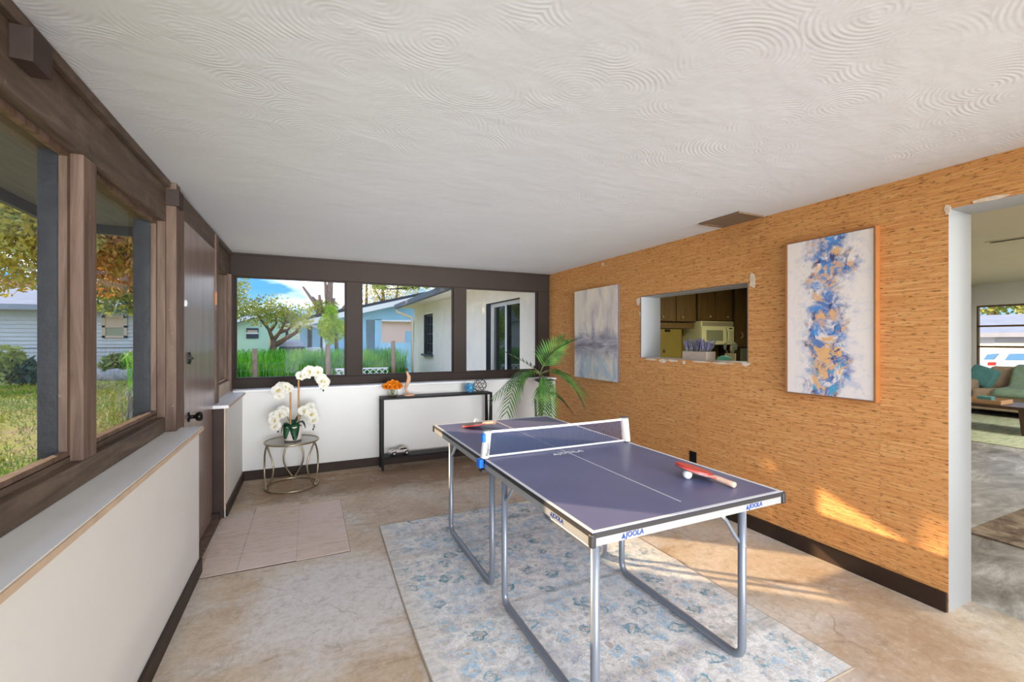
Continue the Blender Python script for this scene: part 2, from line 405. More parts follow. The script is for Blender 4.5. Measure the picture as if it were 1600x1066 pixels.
    sv = k.comb(k.math('MULTIPLY', yv, 2.6), k.math('MULTIPLY', zv, 1.1)); sh = k.comb(k.math('MULTIPLY', yv, 1.4), k.math('MULTIPLY', zv, 5.5), 3.0)
    nv = k.noise(sv, 2.2, 6, 0.62, 0.7); nh = k.noise(sh, 1.8, 7, 0.66, 1.2); nb = k.noise(k.comb(yv, zv, 7.0), 4.0, 6, 0.65, 1.0)
    c = k.ramp(nv, [(0.30, lin((186, 176, 184))), (0.46, lin((222, 208, 200))), (0.60, lin((242, 228, 212)))])
    mid = k.ramp(nh, [(0.3, lin((128, 118, 130))), (0.48, lin((166, 158, 168))), (0.6, lin((196, 190, 196))), (0.75, lin((232, 226, 224)))])
    bot = k.ramp(nb, [(0.30, lin((158, 158, 178))), (0.44, lin((188, 200, 206))), (0.54, lin((226, 214, 202))), (0.72, lin((238, 230, 224)))])
    zz = k.math('ADD', zv, k.math('MULTIPLY', k.math('SUBTRACT', nv, 0.5), 0.35))
    c = k.mix(k.step(zz, 0.58, 0.46), c, mid) if False else k.mix(k.ramp(zz, [(0.44, (1, 1, 1)), (0.56, (0, 0, 0))]), c, mid)
    c = k.mix(k.ramp(zz, [(0.20, (1, 1, 1)), (0.34, (0, 0, 0))]), c, bot)
    c = k.mix(k.math('MULTIPLY', k.ramp(yv, [(0.62, (0, 0, 0)), (0.95, (1, 1, 1))]), k.step(zv, 0.45, 0.65)), c, lin((238, 226, 210)))
    k.color(c); k.bump(nh, 0.25, 0.003); k.set(0.6, 0, 0.3); M['art_lilac'] = k.m

    k = N('blue_gold_splash_painting')
    gs = k.sep(k.tc('Generated')); yv = k.math('SUBTRACT', 1.0, gs[1]); zv = gs[2]      # 0 = left edge as seen from the room
    p = k.comb(yv, k.math('MULTIPLY', zv, 1.9))
    w1 = k.noise(p, 2.4, 5, 0.62, 0.8); w2 = k.noise(p, 5.0, 6, 0.65, 1.0); w3 = k.noise(k.comb(yv, k.math('MULTIPLY', zv, 1.9), 5.0), 5.0, 6, 0.7, 1.4)
    w4 = k.noise(k.comb(yv, k.math('MULTIPLY', zv, 1.9), 11.0), 7.0, 5, 0.65, 0.8); w5 = k.noise(k.comb(yv, k.math('MULTIPLY', zv, 1.9), 21.0), 3.6, 6, 0.65, 1.6)
    cx = k.math('MULTIPLY_ADD', k.math('ABSOLUTE', k.math('SUBTRACT', zv, 0.45)), 0.06, 0.50)
    dx = k.math('ABSOLUTE', k.math('SUBTRACT', yv, cx))
    band = k.math('ADD', dx, k.math('MULTIPLY', k.math('SUBTRACT', w1, 0.5), 0.85))
    core = k.ramp(band, [(0.11, (1, 1, 1)), (0.24, (0, 0, 0))]); halo = k.ramp(band, [(0.18, (1, 1, 1)), (0.42, (0, 0, 0))])
    c = k.ramp(w3, [(0.26, lin((224, 220, 226))), (0.46, lin((244, 232, 224)))])
    c = k.mix(k.math('MULTIPLY', halo, k.math('MULTIPLY', k.step(w3, 0.46, 0.62), 0.8)), c, lin((170, 180, 212)))
    c = k.mix(k.math('MULTIPLY', core, k.step(w2, 0.40, 0.52)), c, lin((104, 130, 186)))
    c = k.mix(k.math('MULTIPLY', core, k.step(w5, 0.50, 0.56)), c, lin((236, 184, 128)))
    c = k.mix(k.math('MULTIPLY', core, k.step(w4, 0.56, 0.62)), c, lin((70, 84, 134)))
    cyan = k.math('MULTIPLY', core, k.math('MULTIPLY', k.step(w3, 0.52, 0.58), 0.9))
    c = k.mix(cyan, c, k.mix(k.step(zv, 0.25, 0.4), lin((64, 168, 206)), lin((74, 148, 220))))
    dark = k.math('MULTIPLY', k.step(w2, 0.58, 0.64), k.math('MULTIPLY', halo, k.step(w4, 0.48, 0.56)))
    c = k.mix(k.math('MULTIPLY', dark, 0.85), c, lin((92, 78, 92)))
    k.color(c); k.bump(w2, 0.2, 0.002); k.set(0.55, 0, 0.3); M['art_blue'] = k.m
    M['canvas_edge'] = simple('canvas_edge', (112, 96, 92), 0.8)
    M['frame_oak'] = simple('thin_oak_frame', (170, 108, 56), 0.5, 0, 0.1, 8)
    M['frame_dark'] = simple('frame_lip', (96, 80, 78), 0.5)
    M['vent_brown'] = simple('brown_grille', (128, 106, 84), 0.5, 0.2)
    M['vent_dark'] = simple('grille_void', (40, 32, 26), 0.9)
    # kitchen, living room
    M['cab'] = simple('dark_oak_cabinet', (104, 80, 40), 0.5, 0, 0.22, 3, 0.1, 20, stretch=(9, 9, 1))
    M['cab_gap'] = simple('cabinet_case', (58, 40, 24), 0.7)
    M['olive'] = simple('olive_panel', (132, 116, 44), 0.6, 0, 0.12, 3)
    M['olive_grey'] = simple('grey_olive_wall', (120, 122, 98), 0.7)
    M['mw'] = simple('ivory_microwave', (226, 224, 172), 0.4)
    M['mw_glass'] = simple('microwave_window', (146, 150, 118), 0.3)
    M['counter'] = simple('dark_counter', (70, 54, 36), 0.4)
    M['mint'] = simple('mint_dish', (122, 210, 172), 0.4)
    M['knob_pale'] = simple('pale_knob', (214, 200, 164), 0.3, 0.5)
    M['utensil'] = simple('utensil_cream', (206, 192, 140), 0.5)
    M['sofa'] = simple('taupe_upholstery', (168, 148, 128), 0.9, 0, 0.08, 8, 0.2, 150)
    M['throw'] = simple('sage_throw', (128, 152, 134), 0.9, 0, 0.12, 14, 0.3, 60)
    M['teal'] = simple('teal_cushion', (84, 138, 140), 0.9, 0, 0.12, 14)
    M['walnut'] = simple('dark_walnut', (74, 50, 36), 0.4, 0, 0.2, 5)
    M['tray'] = simple('pale_wood_tray', (190, 152, 112), 0.5)
    k = N('green_faded_rug'); n = k.noise(k.mapping(scale=(2, 14, 1)), 1.6, 6, 0.7)
    k.color(k.ramp(n, [(0.3, lin((112, 136, 112))), (0.5, lin((176, 186, 156))), (0.7, lin((206, 200, 176)))])); k.set(0.95); M['rug_green'] = k.m
    k = N('brown_patterned_rug'); n = k.noise(None, 5, 6, 0.72, 0.6)
    k.color(k.ramp(n, [(0.35, lin((74, 60, 50))), (0.5, lin((118, 102, 88))), (0.62, lin((150, 138, 122))), (0.75, lin((92, 104, 96)))])); k.set(0.95); M['rug_brown'] = k.m
    M['slot'] = simple('ceiling_slot', (40, 32, 24), 0.8)
    # outdoors
    k = N('lawn_soil'); n = k.noise(None, 0.55, 6, 0.7); n2 = k.noise(None, 9, 5, 0.7)
    c = k.ramp(n, [(0.36, lin((148, 126, 106))), (0.5, lin((150, 150, 70))), (0.66, lin((128, 150, 58)))])
    k.color(k.mix(k.math('MULTIPLY', k.step(n2, 0.5, 0.7), 0.5), c, lin((126, 96, 70)))); k.set(0.95, 0, 0.1); M['lawn'] = k.m
    k = N('grass_blade'); n = k.noise(None, 0.9, 4, 0.6)
    k.color(k.ramp(n, [(0.35, lin((176, 168, 66))), (0.6, lin((124, 156, 52)))])); k.set(0.7, 0, 0.2); M['grass'] = k.m
    k = N('fallen_leaf'); o = k.noise(None, 8, 2); k.color(k.ramp(o, [(0.35, lin((126, 92, 66))), (0.65, lin((196, 160, 128)))])); k.set(0.8); M['litter'] = k.m
    M['bounce_slab'] = simple('pale_bounce_slab', (214, 208, 198), 0.8, 0, 0.06, 3)
    M['soffit'] = simple('grey_soffit_boards', (92, 94, 98), 0.7, 0, 0.2, 3, 0.2, 8, stretch=(12, 1, 1))
    M['fascia'] = simple('dark_fascia', (46, 52, 60), 0.5)
    M['stucco'] = simple('cream_stucco', (246, 236, 220), 0.9, 0, 0.05, 4, 0.5, 70)
    M['gutter'] = simple('charcoal_gutter', (66, 66, 72), 0.4)
    M['shingle'] = simple('grey_shingle', (122, 122, 132), 0.9, 0, 0.15, 10, 0.3, 30)
    M['white_trim'] = simple('white_exterior_trim', (232, 232, 230), 0.5)
    M['cream_pipe'] = simple('cream_downspout', (230, 210, 180), 0.5)
    M['siding'] = simple('pale_lap_siding', (200, 200, 200), 0.6, 0, 0.04, 2)
    M['tan_frame'] = simple('tan_window_frame', (206, 178, 152), 0.6)
    M['grey_roof'] = simple('flat_grey_roofing', (150, 154, 164), 0.7, 0, 0.12, 2)
    M['green_house'] = simple('pale_green_wall', (198, 230, 202), 0.8, 0, 0.03, 1)
    M['blue_house'] = simple('sky_blue_wall', (150, 202, 228), 0.8, 0, 0.04, 1)
    M['pink_house'] = simple('salmon_wall', (244, 208, 190), 0.8, 0, 0.03, 1)
    M['house_dark'] = simple('dark_opening', (44, 56, 70), 0.4)
    M['brick_pink'] = simple('salmon_chimney', (196, 140, 120), 0.8)
    M['bark'] = simple('grey_brown_bark', (112, 92, 76), 0.9, 0, 0.25, 8, 0.5, 30)
    M['bark_dark'] = simple('dark_twig', (42, 34, 30), 0.9)
    M['post_wood'] = simple('weathered_post', (150, 122, 102), 0.85, 0, 0.2, 10)
    M['wire'] = simple('galvanised_wire', (150, 156, 168), 0.5, 0.5)
    M['rock'] = simple('garden_rock', (168, 162, 160), 0.9, 0, 0.15, 5, 0.5, 20)
    def fol(name, stops, sc=1.2):
        k = N(name); n = k.noise(None, sc, 4, 0.7)
        k.color(k.ramp(n, stops)); k.set(0.6, 0, 0.25)
        tl = k.new('BsdfTranslucent'); k.link(k.b.inputs['Base Color'].links[0].from_socket, tl.inputs[0])
        mx = k.new('MixShader'); mx.inputs[0].default_value = 0.35
        k.link(k.b.outputs[0], mx.inputs[1]); k.link(tl.outputs[0], mx.inputs[2]); k.link(mx.outputs[0], k.out.inputs[0])
        return k.m
    M['fol_yellow'] = fol('yellow_green_leaves', [(0.36, lin((150, 150, 60))), (0.5, lin((206, 184, 76))), (0.64, lin((176, 190, 120)))])
    M['fol_rust'] = fol('rust_leaves', [(0.36, lin((176, 112, 62))), (0.52, lin((206, 150, 84))), (0.66, lin((178, 170, 70)))])
    M['fol_olive'] = fol('olive_leaves', [(0.36, lin((128, 142, 62))), (0.55, lin((176, 182, 96))), (0.7, lin((208, 196, 120)))])
    M['fol_lime'] = fol('lime_leaves', [(0.36, lin((132, 176, 62))), (0.6, lin((206, 220, 74)))])
    M['fol_green'] = fol('daylily_blades', [(0.36, lin((58, 134, 34))), (0.52, lin((110, 190, 52))), (0.66, lin((190, 224, 98)))], 2.0)
    M['car_white'] = simple('white_car_paint', (226, 236, 246), 0.25)
    M['car_glass'] = simple('blue_car_glass', (92, 140, 190), 0.1)
    M['tail'] = simple('red_tail_lamp', (214, 48, 44), 0.3)
build_materials()

# ------------------------------------------------------------------ mesh helpers
class MB:
    def __init__(s): s.v = []; s.f = []; s.mi = []; s.sm = []
    def add(s, vs, fs, mi=0, sm=False):
        b = len(s.v); s.v += [tuple(v) for v in vs]
        for f in fs: s.f.append(tuple(i + b for i in f)); s.mi.append(mi); s.sm.append(sm)
        return s
    def box(s, x0, x1, y0, y1, z0, z1, mi=0, M4=None):
        x0, x1 = sorted((x0, x1)); y0, y1 = sorted((y0, y1)); z0, z1 = sorted((z0, z1))
        vs = [Vector(p) for p in ((x0, y0, z0), (x1, y0, z0), (x1, y1, z0), (x0, y1, z0), (x0, y0, z1), (x1, y0, z1), (x1, y1, z1), (x0, y1, z1))]
        if M4 is not None: vs = [M4 @ v for v in vs]
        return s.add(vs, [(0, 3, 2, 1), (4, 5, 6, 7), (0, 1, 5, 4), (1, 2, 6, 5), (2, 3, 7, 6), (3, 0, 4, 7)], mi)
    def tube(s, path, r, n=8, closed=False, mi=0, square=False):
        path = [Vector(p) for p in path]; k = len(path)
        rr = r if isinstance(r, (list, tuple)) else [r] * k
        base = []; up = None
        for i in range(k):
            if closed: t = path[(i + 1) % k] - path[i - 1]
            else: t = path[min(i + 1, k - 1)] - path[max(i - 1, 0)]
            t.normalize()
            if up is None:
                up = Vector((0, 0, 1)) if abs(t.z) < 0.9 else Vector((0, 1, 0))
            u = up - t * up.dot(t)
            if u.length < 1e-5: u = t.orthogonal()
            u.normalize(); w = t.cross(u); up = u
            for j in range(n):
                a = 2 * math.pi * j / n + (math.pi / n if square else 0)
                base.append(path[i] + (u * math.cos(a) + w * math.sin(a)) * rr[i])
        fs = []
        for i in range(k if closed else k - 1):
            i2 = (i + 1) % k
            for j in range(n):
                j2 = (j + 1) % n
                fs.append((i * n + j, i * n + j2, i2 * n + j2, i2 * n + j))
        if not closed:
            fs.append(tuple(range(n - 1, -1, -1))); fs.append(tuple((k - 1) * n + j for j in range(n)))
        return s.add(base, fs, mi, not square)
    def lathe(s, prof, c=(0, 0, 0), n=24, mi=0, cap=True):
        vs = []; fs = []
        for r, z in prof:
            for j in range(n):
                a = 2 * math.pi * j / n
                vs.append((c[0] + r * math.cos(a), c[1] + r * math.sin(a), c[2] + z))
        for i in range(len(prof) - 1):
            for j in range(n):
                j2 = (j + 1) % n
                fs.append((i * n + j, i * n + j2, (i + 1) * n + j2, (i + 1) * n + j))
        s.add(vs, fs, mi, True)
        if cap:
            s.add(vs[:n], [tuple(range(n - 1, -1, -1))], mi); s.add(vs[-n:], [tuple(range(n))], mi)
        return s
    def prism(s, poly, a0, a1, axis='x', mi=0):
        """poly in the two other axes (x: (y,z); y: (x,z); z: (x,y))"""
        def mk(p, a): return {'x': (a, p[0], p[1]), 'y': (p[0], a, p[1]), 'z': (p[0], p[1], a)}[axis]
        n = len(poly); vs = [mk(p, a0) for p in poly] + [mk(p, a1) for p in poly]
        fs = [tuple(range(n - 1, -1, -1)), tuple(range(n, 2 * n))] + [(i, (i + 1) % n, n + (i + 1) % n, n + i) for i in range(n)]
        return s.add(vs, fs, mi)
    def ball(s, c, r, n=14, mi=0, sc=(1, 1, 1)):
        vs = []; fs = []; m_ = n // 2
        for i in range(m_ + 1):
            ph = math.pi * i / m_
            for j in range(n):
                a = 2 * math.pi * j / n
                vs.append((c[0] + sc[0] * r * math.sin(ph) * math.cos(a), c[1] + sc[1] * r * math.sin(ph) * math.sin(a), c[2] + sc[2] * r * math.cos(ph)))
        for i in range(m_):
            for j in range(n):
                fs.append((i * n + j, (i + 1) * n + j, (i + 1) * n + (j + 1) % n, i * n + (j + 1) % n))
        return s.add(vs, fs, mi, True)
    def mesh(s, name, mats):
        me = bpy.data.meshes.new(name); me.from_pydata(s.v, [], s.f)
        for m_ in (mats if isinstance(mats, (list, tuple)) else [mats]): me.materials.append(m_)
        me.polygons.foreach_set('material_index', s.mi); me.polygons.foreach_set('use_smooth', s.sm)
        bm = bmesh.new(); bm.from_mesh(me); bmesh.ops.remove_doubles(bm, verts=bm.verts, dist=1e-6)
        bmesh.ops.recalc_face_normals(bm, faces=bm.faces); bm.to_mesh(me); bm.free(); me.update()
        return me
    def build(s, name, mats, parent=None, bevel=0.0, seg=2):
        o = bpy.data.objects.new(name, s.mesh(name, mats)); COL.objects.link(o)
        if parent is not None: attach(o, parent)
        if bevel:
            b = o.modifiers.new('bevel', 'BEVEL'); b.width = bevel; b.segments = seg; b.limit_method = 'ANGLE'; b.angle_limit = R(40)
        return o
def attach(o, parent):
    o.parent = parent
    if parent.type == 'EMPTY': o.matrix_parent_inverse = Matrix.Translation(-Vector(parent.location))
def bx(name, mats, x0, x1, y0, y1, z0, z1, parent=None, bevel=0.0):
    return MB().box(x0, x1, y0, y1, z0, z1).build(name, mats, parent, bevel)
def tag(o, label, cat, group=None, kind=None):
    o['label'] = label; o['category'] = cat
    if group: o['group'] = group
    if kind: o['kind'] = kind
    return o
def thing(name, label, cat, loc=(0, 0, 0), group=None):
    o = bpy.data.objects.new(name, None); COL.objects.link(o); o.location = loc; o.empty_display_size = 0.1
    return tag(o, label, cat, group)
def struct(o): o['kind'] = 'structure'; return o
def sbx(name, mats, *a, **k): return struct(bx(name, mats, *a, **k))
def text(name, body, size, mat, M4, parent=None, extrude=0.0004, bold=0.0, shear=0.0):
    cu = bpy.data.curves.new(name, 'FONT'); cu.body = body; cu.size = size; cu.extrude = extrude; cu.offset = bold; cu.shear = shear
    cu.align_x = 'CENTER'; cu.align_y = 'CENTER'; cu.resolution_u = 3
    tmp = bpy.data.objects.new(name, cu); COL.objects.link(tmp)
    dg = bpy.context.evaluated_depsgraph_get()
    me = bpy.data.meshes.new_from_object(tmp.evaluated_get(dg)); bpy.data.objects.remove(tmp); bpy.data.curves.remove(cu)
    me.transform(M4); me.materials.clear(); me.materials.append(mat)
    o = bpy.data.objects.new(name, me); COL.objects.link(o)
    if parent is not None: attach(o, parent)
    return o
def basis(loc, x, y):
    x = Vector(x).normalized(); y = Vector(y); y = (y - x * y.dot(x)).normalized(); z = x.cross(y)
    m_ = Matrix((x, y, z)).transposed().to_4x4(); m_.translation = Vector(loc); return m_
def arc(c, r, a0, a1, n, plane='xz'):
    out = []
    for i in range(n + 1):
        a = a0 + (a1 - a0) * i / n; p, q = r * math.cos(a), r * math.sin(a)
        out.append(Vector(c) + Vector({'xz': (p, 0, q), 'yz': (0, p, q), 'xy': (p, q, 0)}[plane]))
    return out

# ================================================================== THE SETTING
CZ = 2.205
XL, XR, YB = -0.578, 2.875, 4.915            # faces of the left half wall, right wall, back half wall
XK = 3.11                                    # far face of the right wall
floor = struct(MB().box(-0.85, XK, -1.8, 5.16, -0.12, 0.0).build('floor', M['concrete']))
struct(MB().box(-0.84, 2.95, -1.8, 5.2, CZ, CZ + 0.08).build('ceiling', M['ceiling']))

# loose vinyl tiles by the door, parts of the floor, on dark mastic
MB().prism([(-0.575, 2.994), (0.242, 2.986), (0.242, 3.99), (-0.07, 3.99), (-0.07, 4.075), (-0.385, 4.075), (-0.385, 3.905), (-0.575, 3.905)], 0.0, 0.0012, 'z').build('tile_mastic', M['cab_gap'], floor)
for x0, x1, cuts in ((-0.575, -0.385, (3.0, 3.33, 3.64, 3.9)), (-0.38, -0.072, (3.0, 3.18, 3.49, 3.80, 4.07)), (-0.068, 0.238, (2.992, 3.30, 3.61, 3.985))):
    for a, b in zip(cuts[:-1], cuts[1:]):
        t = MB().box(x0 + 0.0005 - 0.002, x1 - 0.0005 + 0.002, a + 0.0012, b - 0.0012, 0.0012, 0.004 + random.uniform(0, 0.0012)).build('floor_tile', M['vinyl'], floor)

# ---- left side: half walls, sill, window timbers, door
struct(MB().box(-0.80, XL, -1.8, 3.08, 0, 0.828).build('wall_left', M['white_wall']))
o = sbx('trim_1', M['white_sill'], -0.72, -0.556, -1.8, 3.06, 0.828, 0.852)
bx('edge_strip', M['bare_edge'], -0.556, -0.551, -1.8, 3.062, 0.829, 0.848, o)
sbx('baseboard_left', M['baseboard'], XL, XL + 0.016, -1.8, 3.085, 0, 0.085, bevel=0.003)
struct(MB().box(-0.652, XL, 3.97, 5.0, 0, 0.828).build('wall_left_far', M['white_wall']))
o = sbx('trim_2', M['white_sill'], -0.72, -0.556, 3.955, 4.99, 0.828, 0.852)
bx('edge_strip', M['bare_edge'], -0.556, -0.551, 3.955, 4.90, 0.829, 0.848, o)
sbx('trim_3', M['dark_block'], -0.655, XL - 0.006, 3.948, 3.97, 0, 0.828)
sbx('trim_4', M['bare_edge'], XL - 0.006, XL + 0.004, 3.950, 3.975, 0.06, 0.828)
sbx('baseboard_left_far', M['baseboard'], XL, XL + 0.016, 3.97, 4.9, 0, 0.085, bevel=0.003)
sbx('trim_5', M['timber'], -0.85, -0.70, -1.8, 5.2, 1.985, CZ, bevel=0.006)             # header beam
sbx('trim_6', M['timber'], -0.70, -0.677, -1.8, 2.93, 2.168, CZ, bevel=0.004)            # ceiling strip
sbx('trim_7', M['timber'], -0.70, -0.677, 3.04, 5.07, 2.172, CZ, bevel=0.004)
sbx('trim_8', M['dark_block'], -0.70, -0.652, 1.565, 1.665, 2.075, 2.165, bevel=0.003)   # rafter tail
sbx('trim_9', M['timber'], -0.80, -0.70, -1.8, 2.93, 0.852, 0.935, bevel=0.006)          # bottom rail
tn = 10
for y in (-1.15, -0.10, 0.94, 1.985):
    sbx('trim_%d' % tn, M['timber_up'], -0.760, -0.70, y, y + 0.105, 0.935, 1.985, bevel=0.005); tn += 1
    sbx('trim_%d' % tn, M['black_jamb'], -0.815, -0.760, y - 0.006, y + 0.111, 0.85, 2.0); tn += 1
sbx('trim_%d' % tn, M['timber_up'], -0.760, -0.655, 2.945, 3.025, 0.852, CZ, bevel=0.005); tn += 1       # post beside the door
sbx('trim_%d' % tn, M['dark_block'], -0.80, -0.640, 2.935, 3.032, 2.075, 2.165, bevel=0.003); tn += 1
sbx('trim_%d' % tn, M['timber_up'], -0.760, -0.70, 2.93, 2.946, 0.935, 1.985); tn += 1
sbx('trim_%d' % tn, M['black_jamb'], -0.835, -0.760, 2.924, 3.02, 0.0, 2.0); tn += 1
sbx('trim_%d' % tn, M['timber_up'], -0.72, -0.658, 3.026, 3.128, 0.0, 2.172, bevel=0.002); tn += 1      # door casings
sbx('trim_%d' % tn, M['timber'], -0.72, -0.662, 3.128, 4.062, 2.046, 2.172, bevel=0.002); tn += 1
sbx('trim_%d' % tn, M['timber_up'], -0.76, -0.650, 4.062, 4.165, 0.0, 2.172, bevel=0.002); tn += 1
sbx('trim_%d' % tn, M['bare_edge'], -0.80, -0.69, 4.165, 5.0, 0.852, 0.955, bevel=0.004); tn += 1  # window rail; its sunlit look is painted in with the pale material
sbx('trim_%d' % tn, M['timber_up'], -0.80, -0.68, 5.0, 5.15, 0.852, 1.985, bevel=0.003); tn += 1         # corner post

def window(n, plane, a0, a1, z0, z1, pos, mat, depth=0.022, w=0.02, inward=1):
    """a glazing stop round the opening with the pane as its child; plane 'x' -> pane in the YZ plane"""
    mb = MB(); p0, p1 = pos, pos + depth * inward
    for b in ((a0, a0 + w, z0, z1), (a1 - w, a1, z0, z1), (a0 + w, a1 - w, z0, z0 + w), (a0 + w, a1 - w, z1 - w, z1)):
        if plane == 'x': mb.box(p0, p1, b[0], b[1], b[2], b[3])
        else: mb.box(b[0], b[1], p0, p1, b[2], b[3])
    fr = struct(mb.build('window_%d' % n, mat))
    g = MB(); t = 0.002
    if plane == 'x': g.box(pos - t, pos + t, a0 + 0.004, a1 - 0.004, z0 + 0.004, z1 - 0.004)
    else: g.box(a0 + 0.004, a1 - 0.004, pos - t, pos + t, z0 + 0.004, z1 - 0.004)
    g.build('pane', M['glass'], fr)
    return fr
window(1, 'x', 1.045, 1.985, 0.955, 1.985, -0.757, M['timber_up'])
window(2, 'x', 2.09, 2.93, 0.955, 1.985, -0.757, M['timber_up'])
window(3, 'x', 4.165, 5.0, 0.955, 1.985, -0.735, M['timber_up'])
window(7, 'x', 0.005, 0.94, 0.955, 1.985, -0.757, M['timber_up'])
window(8, 'x', -1.045, -0.10, 0.955, 1.985, -0.757, M['timber_up'])
for y0, y1 in ((1.045, 1.985), (2.09, 2.93), (0.005, 0.94), (-1.045, -0.10)):
    sbx('trim_%d' % tn, M['timber'], -0.80, -0.735, y0, y1, 0.935, 0.958); tn += 1

door = struct(bx('door_1', M['door'], -0.70, -0.658, 3.130, 4.060, 0.012, 2.044, bevel=0.002))
kx = -0.658
mb = MB()
for pr in (((0.030, 0.0), (0.030, 0.006), (0.012, 0.010), (0.011, 0.034), (0.024, 0.040), (0.029, 0.052), (0.028, 0.064), (0.018, 0.072), (0.001, 0.074)),):
    vs = MB().lathe(pr, n=20, cap=False)
    mb.add([(kx + v[2], 3.225 + v[0], 0.885 + v[1]) for v in vs.v], vs.f, 0, True)
mb.build('door_knob', M['dark_knob'], door)
mb = MB().box(kx, kx + 0.006, 3.185, 3.215, 1.205, 1.275).box(kx + 0.004, kx + 0.028, 3.196, 3.232, 1.232, 1.246)
mb.tube([(kx + 0.01, 3.20, 1.205), (kx + 0.018, 3.20, 1.24), (kx + 0.01, 3.20, 1.275)], 0.006, 6)
mb.build('thumb_turn', M['dark_knob'], door, 0.002)
mb = MB().box(kx, kx + 0.008, 3.150, 3.163, 1.545, 1.582).box(kx, kx + 0.007, 3.172, 3.184, 1.548, 1.578).box(kx + 0.004, kx + 0.012, 3.152, 3.186, 1.560, 1.566)
mb.build('surface_bolt', M['steel'], door, 0.001)
for z in (1.62, 0.30):
    MB().box(-0.659, -0.646, 4.056, 4.068, z, z + 0.10).build('hinge', M['frame_oak'] if z > 1 else M['steel'], door)
sbx('trim_%d' % tn, M['dark_block'], -0.66, -0.61, 3.915, 3.948, 0.0, 0.05); tn += 1           # door stop at the floor
sbx('trim_%d' % tn, M['timber_up'], -0.80, -0.60, 3.08, 4.06, -0.01, 0.010); tn += 1           # threshold

# ---- back side
struct(MB().box(-0.652, XR, YB, 5.06, 0, 0.845).build('wall_back', M['white_wall']))
sbx('trim_%d' % tn, M['white_sill'], -0.655, XR, 4.893, 5.10, 0.845, 0.868, bevel=0.004); tn += 1
sbx('baseboard_back', M['baseboard'], XL, XR, YB - 0.016, YB, 0, 0.09, bevel=0.003)
sbx('trim_%d' % tn, M['timber_back'], -0.70, XR, 5.07, 5.16, 0.868, 0.958, bevel=0.004); tn += 1
sbx('trim_%d' % tn, M['timber_back'], -0.70, XR, 5.07, 5.20, 1.978, CZ, bevel=0.004); tn += 1
sbx('trim_%d' % tn, M['timber_back'], -0.677, XR, 5.056, 5.07, 2.185, CZ); tn += 1
for a, b in ((-0.70, -0.66), (0.364, 0.523), (1.567, 1.722), (2.705, XR)):
    sbx('trim_%d' % tn, M['timber_back'], a, b, 5.07, 5.16, 0.958, 1.978, bevel=0.004); tn += 1
window(4, 'y', -0.66, 0.364, 0.958, 1.978, 5.118, M['timber_back'], w=0.014, inward=-1)
window(5, 'y', 0.523, 1.567, 0.958, 1.978, 5.118, M['timber_back'], w=0.014, inward=-1)
window(6, 'y', 1.722, 2.705, 0.958, 1.978, 5.118, M['timber_back'], w=0.014, inward=-1)

# ---- right wall with the serving hatch and the doorway
def wall_with_holes(name, x0, x1, y0, y1, z0, z1, holes, m_front, m_rest, reveal=None):
    ys = sorted({y0, y1, *[h[0] for h in holes], *[h[1] for h in holes]}); zs = sorted({z0, z1, *[h[2] for h in holes], *[h[3] for h in holes]})
    bm = bmesh.new()
    def solid(i, j):
        if not (0 <= i < len(ys) - 1 and 0 <= j < len(zs) - 1): return False
        cy, cz = (ys[i] + ys[i + 1]) / 2, (zs[j] + zs[j + 1]) / 2
        return not any(h[0] < cy < h[1] and h[2] < cz < h[3] for h in holes)
    V = {}
    def v(x, y, z):
        k = (round(x, 5), round(y, 5), round(z, 5))
        if k not in V: V[k] = bm.verts.new(k)
        return V[k]
    def face(pts, mi):
        f = bm.faces.new([v(*p) for p in pts]); f.material_index = mi
    for i in range(len(ys) - 1):
        for j in range(len(zs) - 1):
            if not solid(i, j): continue
            a, b, c, d = ys[i], ys[i + 1], zs[j], zs[j + 1]
            face([(x0, a, c), (x0, a, d), (x0, b, d), (x0, b, c)], 0)
            face([(x1, a, c), (x1, b, c), (x1, b, d), (x1, a, d)], 1)
            if not solid(i - 1, j): face([(x0, a, c), (x1, a, c), (x1, a, d), (x0, a, d)], 2)
            if not solid(i + 1, j): face([(x0, b, c), (x0, b, d), (x1, b, d), (x1, b, c)], 2)
            if not solid(i, j - 1): face([(x0, a, c), (x0, b, c), (x1, b, c), (x1, a, c)], 2)
            if not solid(i, j + 1): face([(x0, a, d), (x1, a, d), (x1, b, d), (x0, b, d)], 2)
    me = bpy.data.meshes.new(name); bm.to_mesh(me); bm.free()
    for m_ in (m_front, m_rest, reveal or m_rest): me.materials.append(m_)
    ob = bpy.data.objects.new(name, me); COL.objects.link(ob); return struct(ob)
HY0, HY1, HZ0, HZ1 = 2.184, 3.305, 1.180, 1.757
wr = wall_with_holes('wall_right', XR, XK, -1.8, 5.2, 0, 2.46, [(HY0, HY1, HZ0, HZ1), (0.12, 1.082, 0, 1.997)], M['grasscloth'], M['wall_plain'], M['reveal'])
sbx('baseboard_right', M['baseboard'], XR - 0.018, XR, 1.085, YB - 0.016, 0, 0.095, bevel=0.003)
sbx('baseboard_right_near', M['baseboard'], XR - 0.018, XR, -1.8, 0.118, 0, 0.095, bevel=0.003)
def chip(yc, zc, w, h, seed):
    r = random.Random(seed); n = 11; poly = []
    for i in range(n):
        a = 2 * math.pi * i / n; q = r.uniform(0.65, 1.15)
        poly.append((yc + math.cos(a) * w / 2 * q, zc + math.sin(a) * h / 2 * q))
    MB().prism(poly, XR - 0.003, XR + 0.001, 'x').build('plaster_scar', M['plaster_chip'], wr)
chip(2.145, 1.77, 0.045, 0.13, 1); chip(3.345, 1.72, 0.05, 0.085, 2); chip(3.32, 1.60, 0.02, 0.05, 12); chip(3.91, 2.165, 0.05, 0.035, 3)
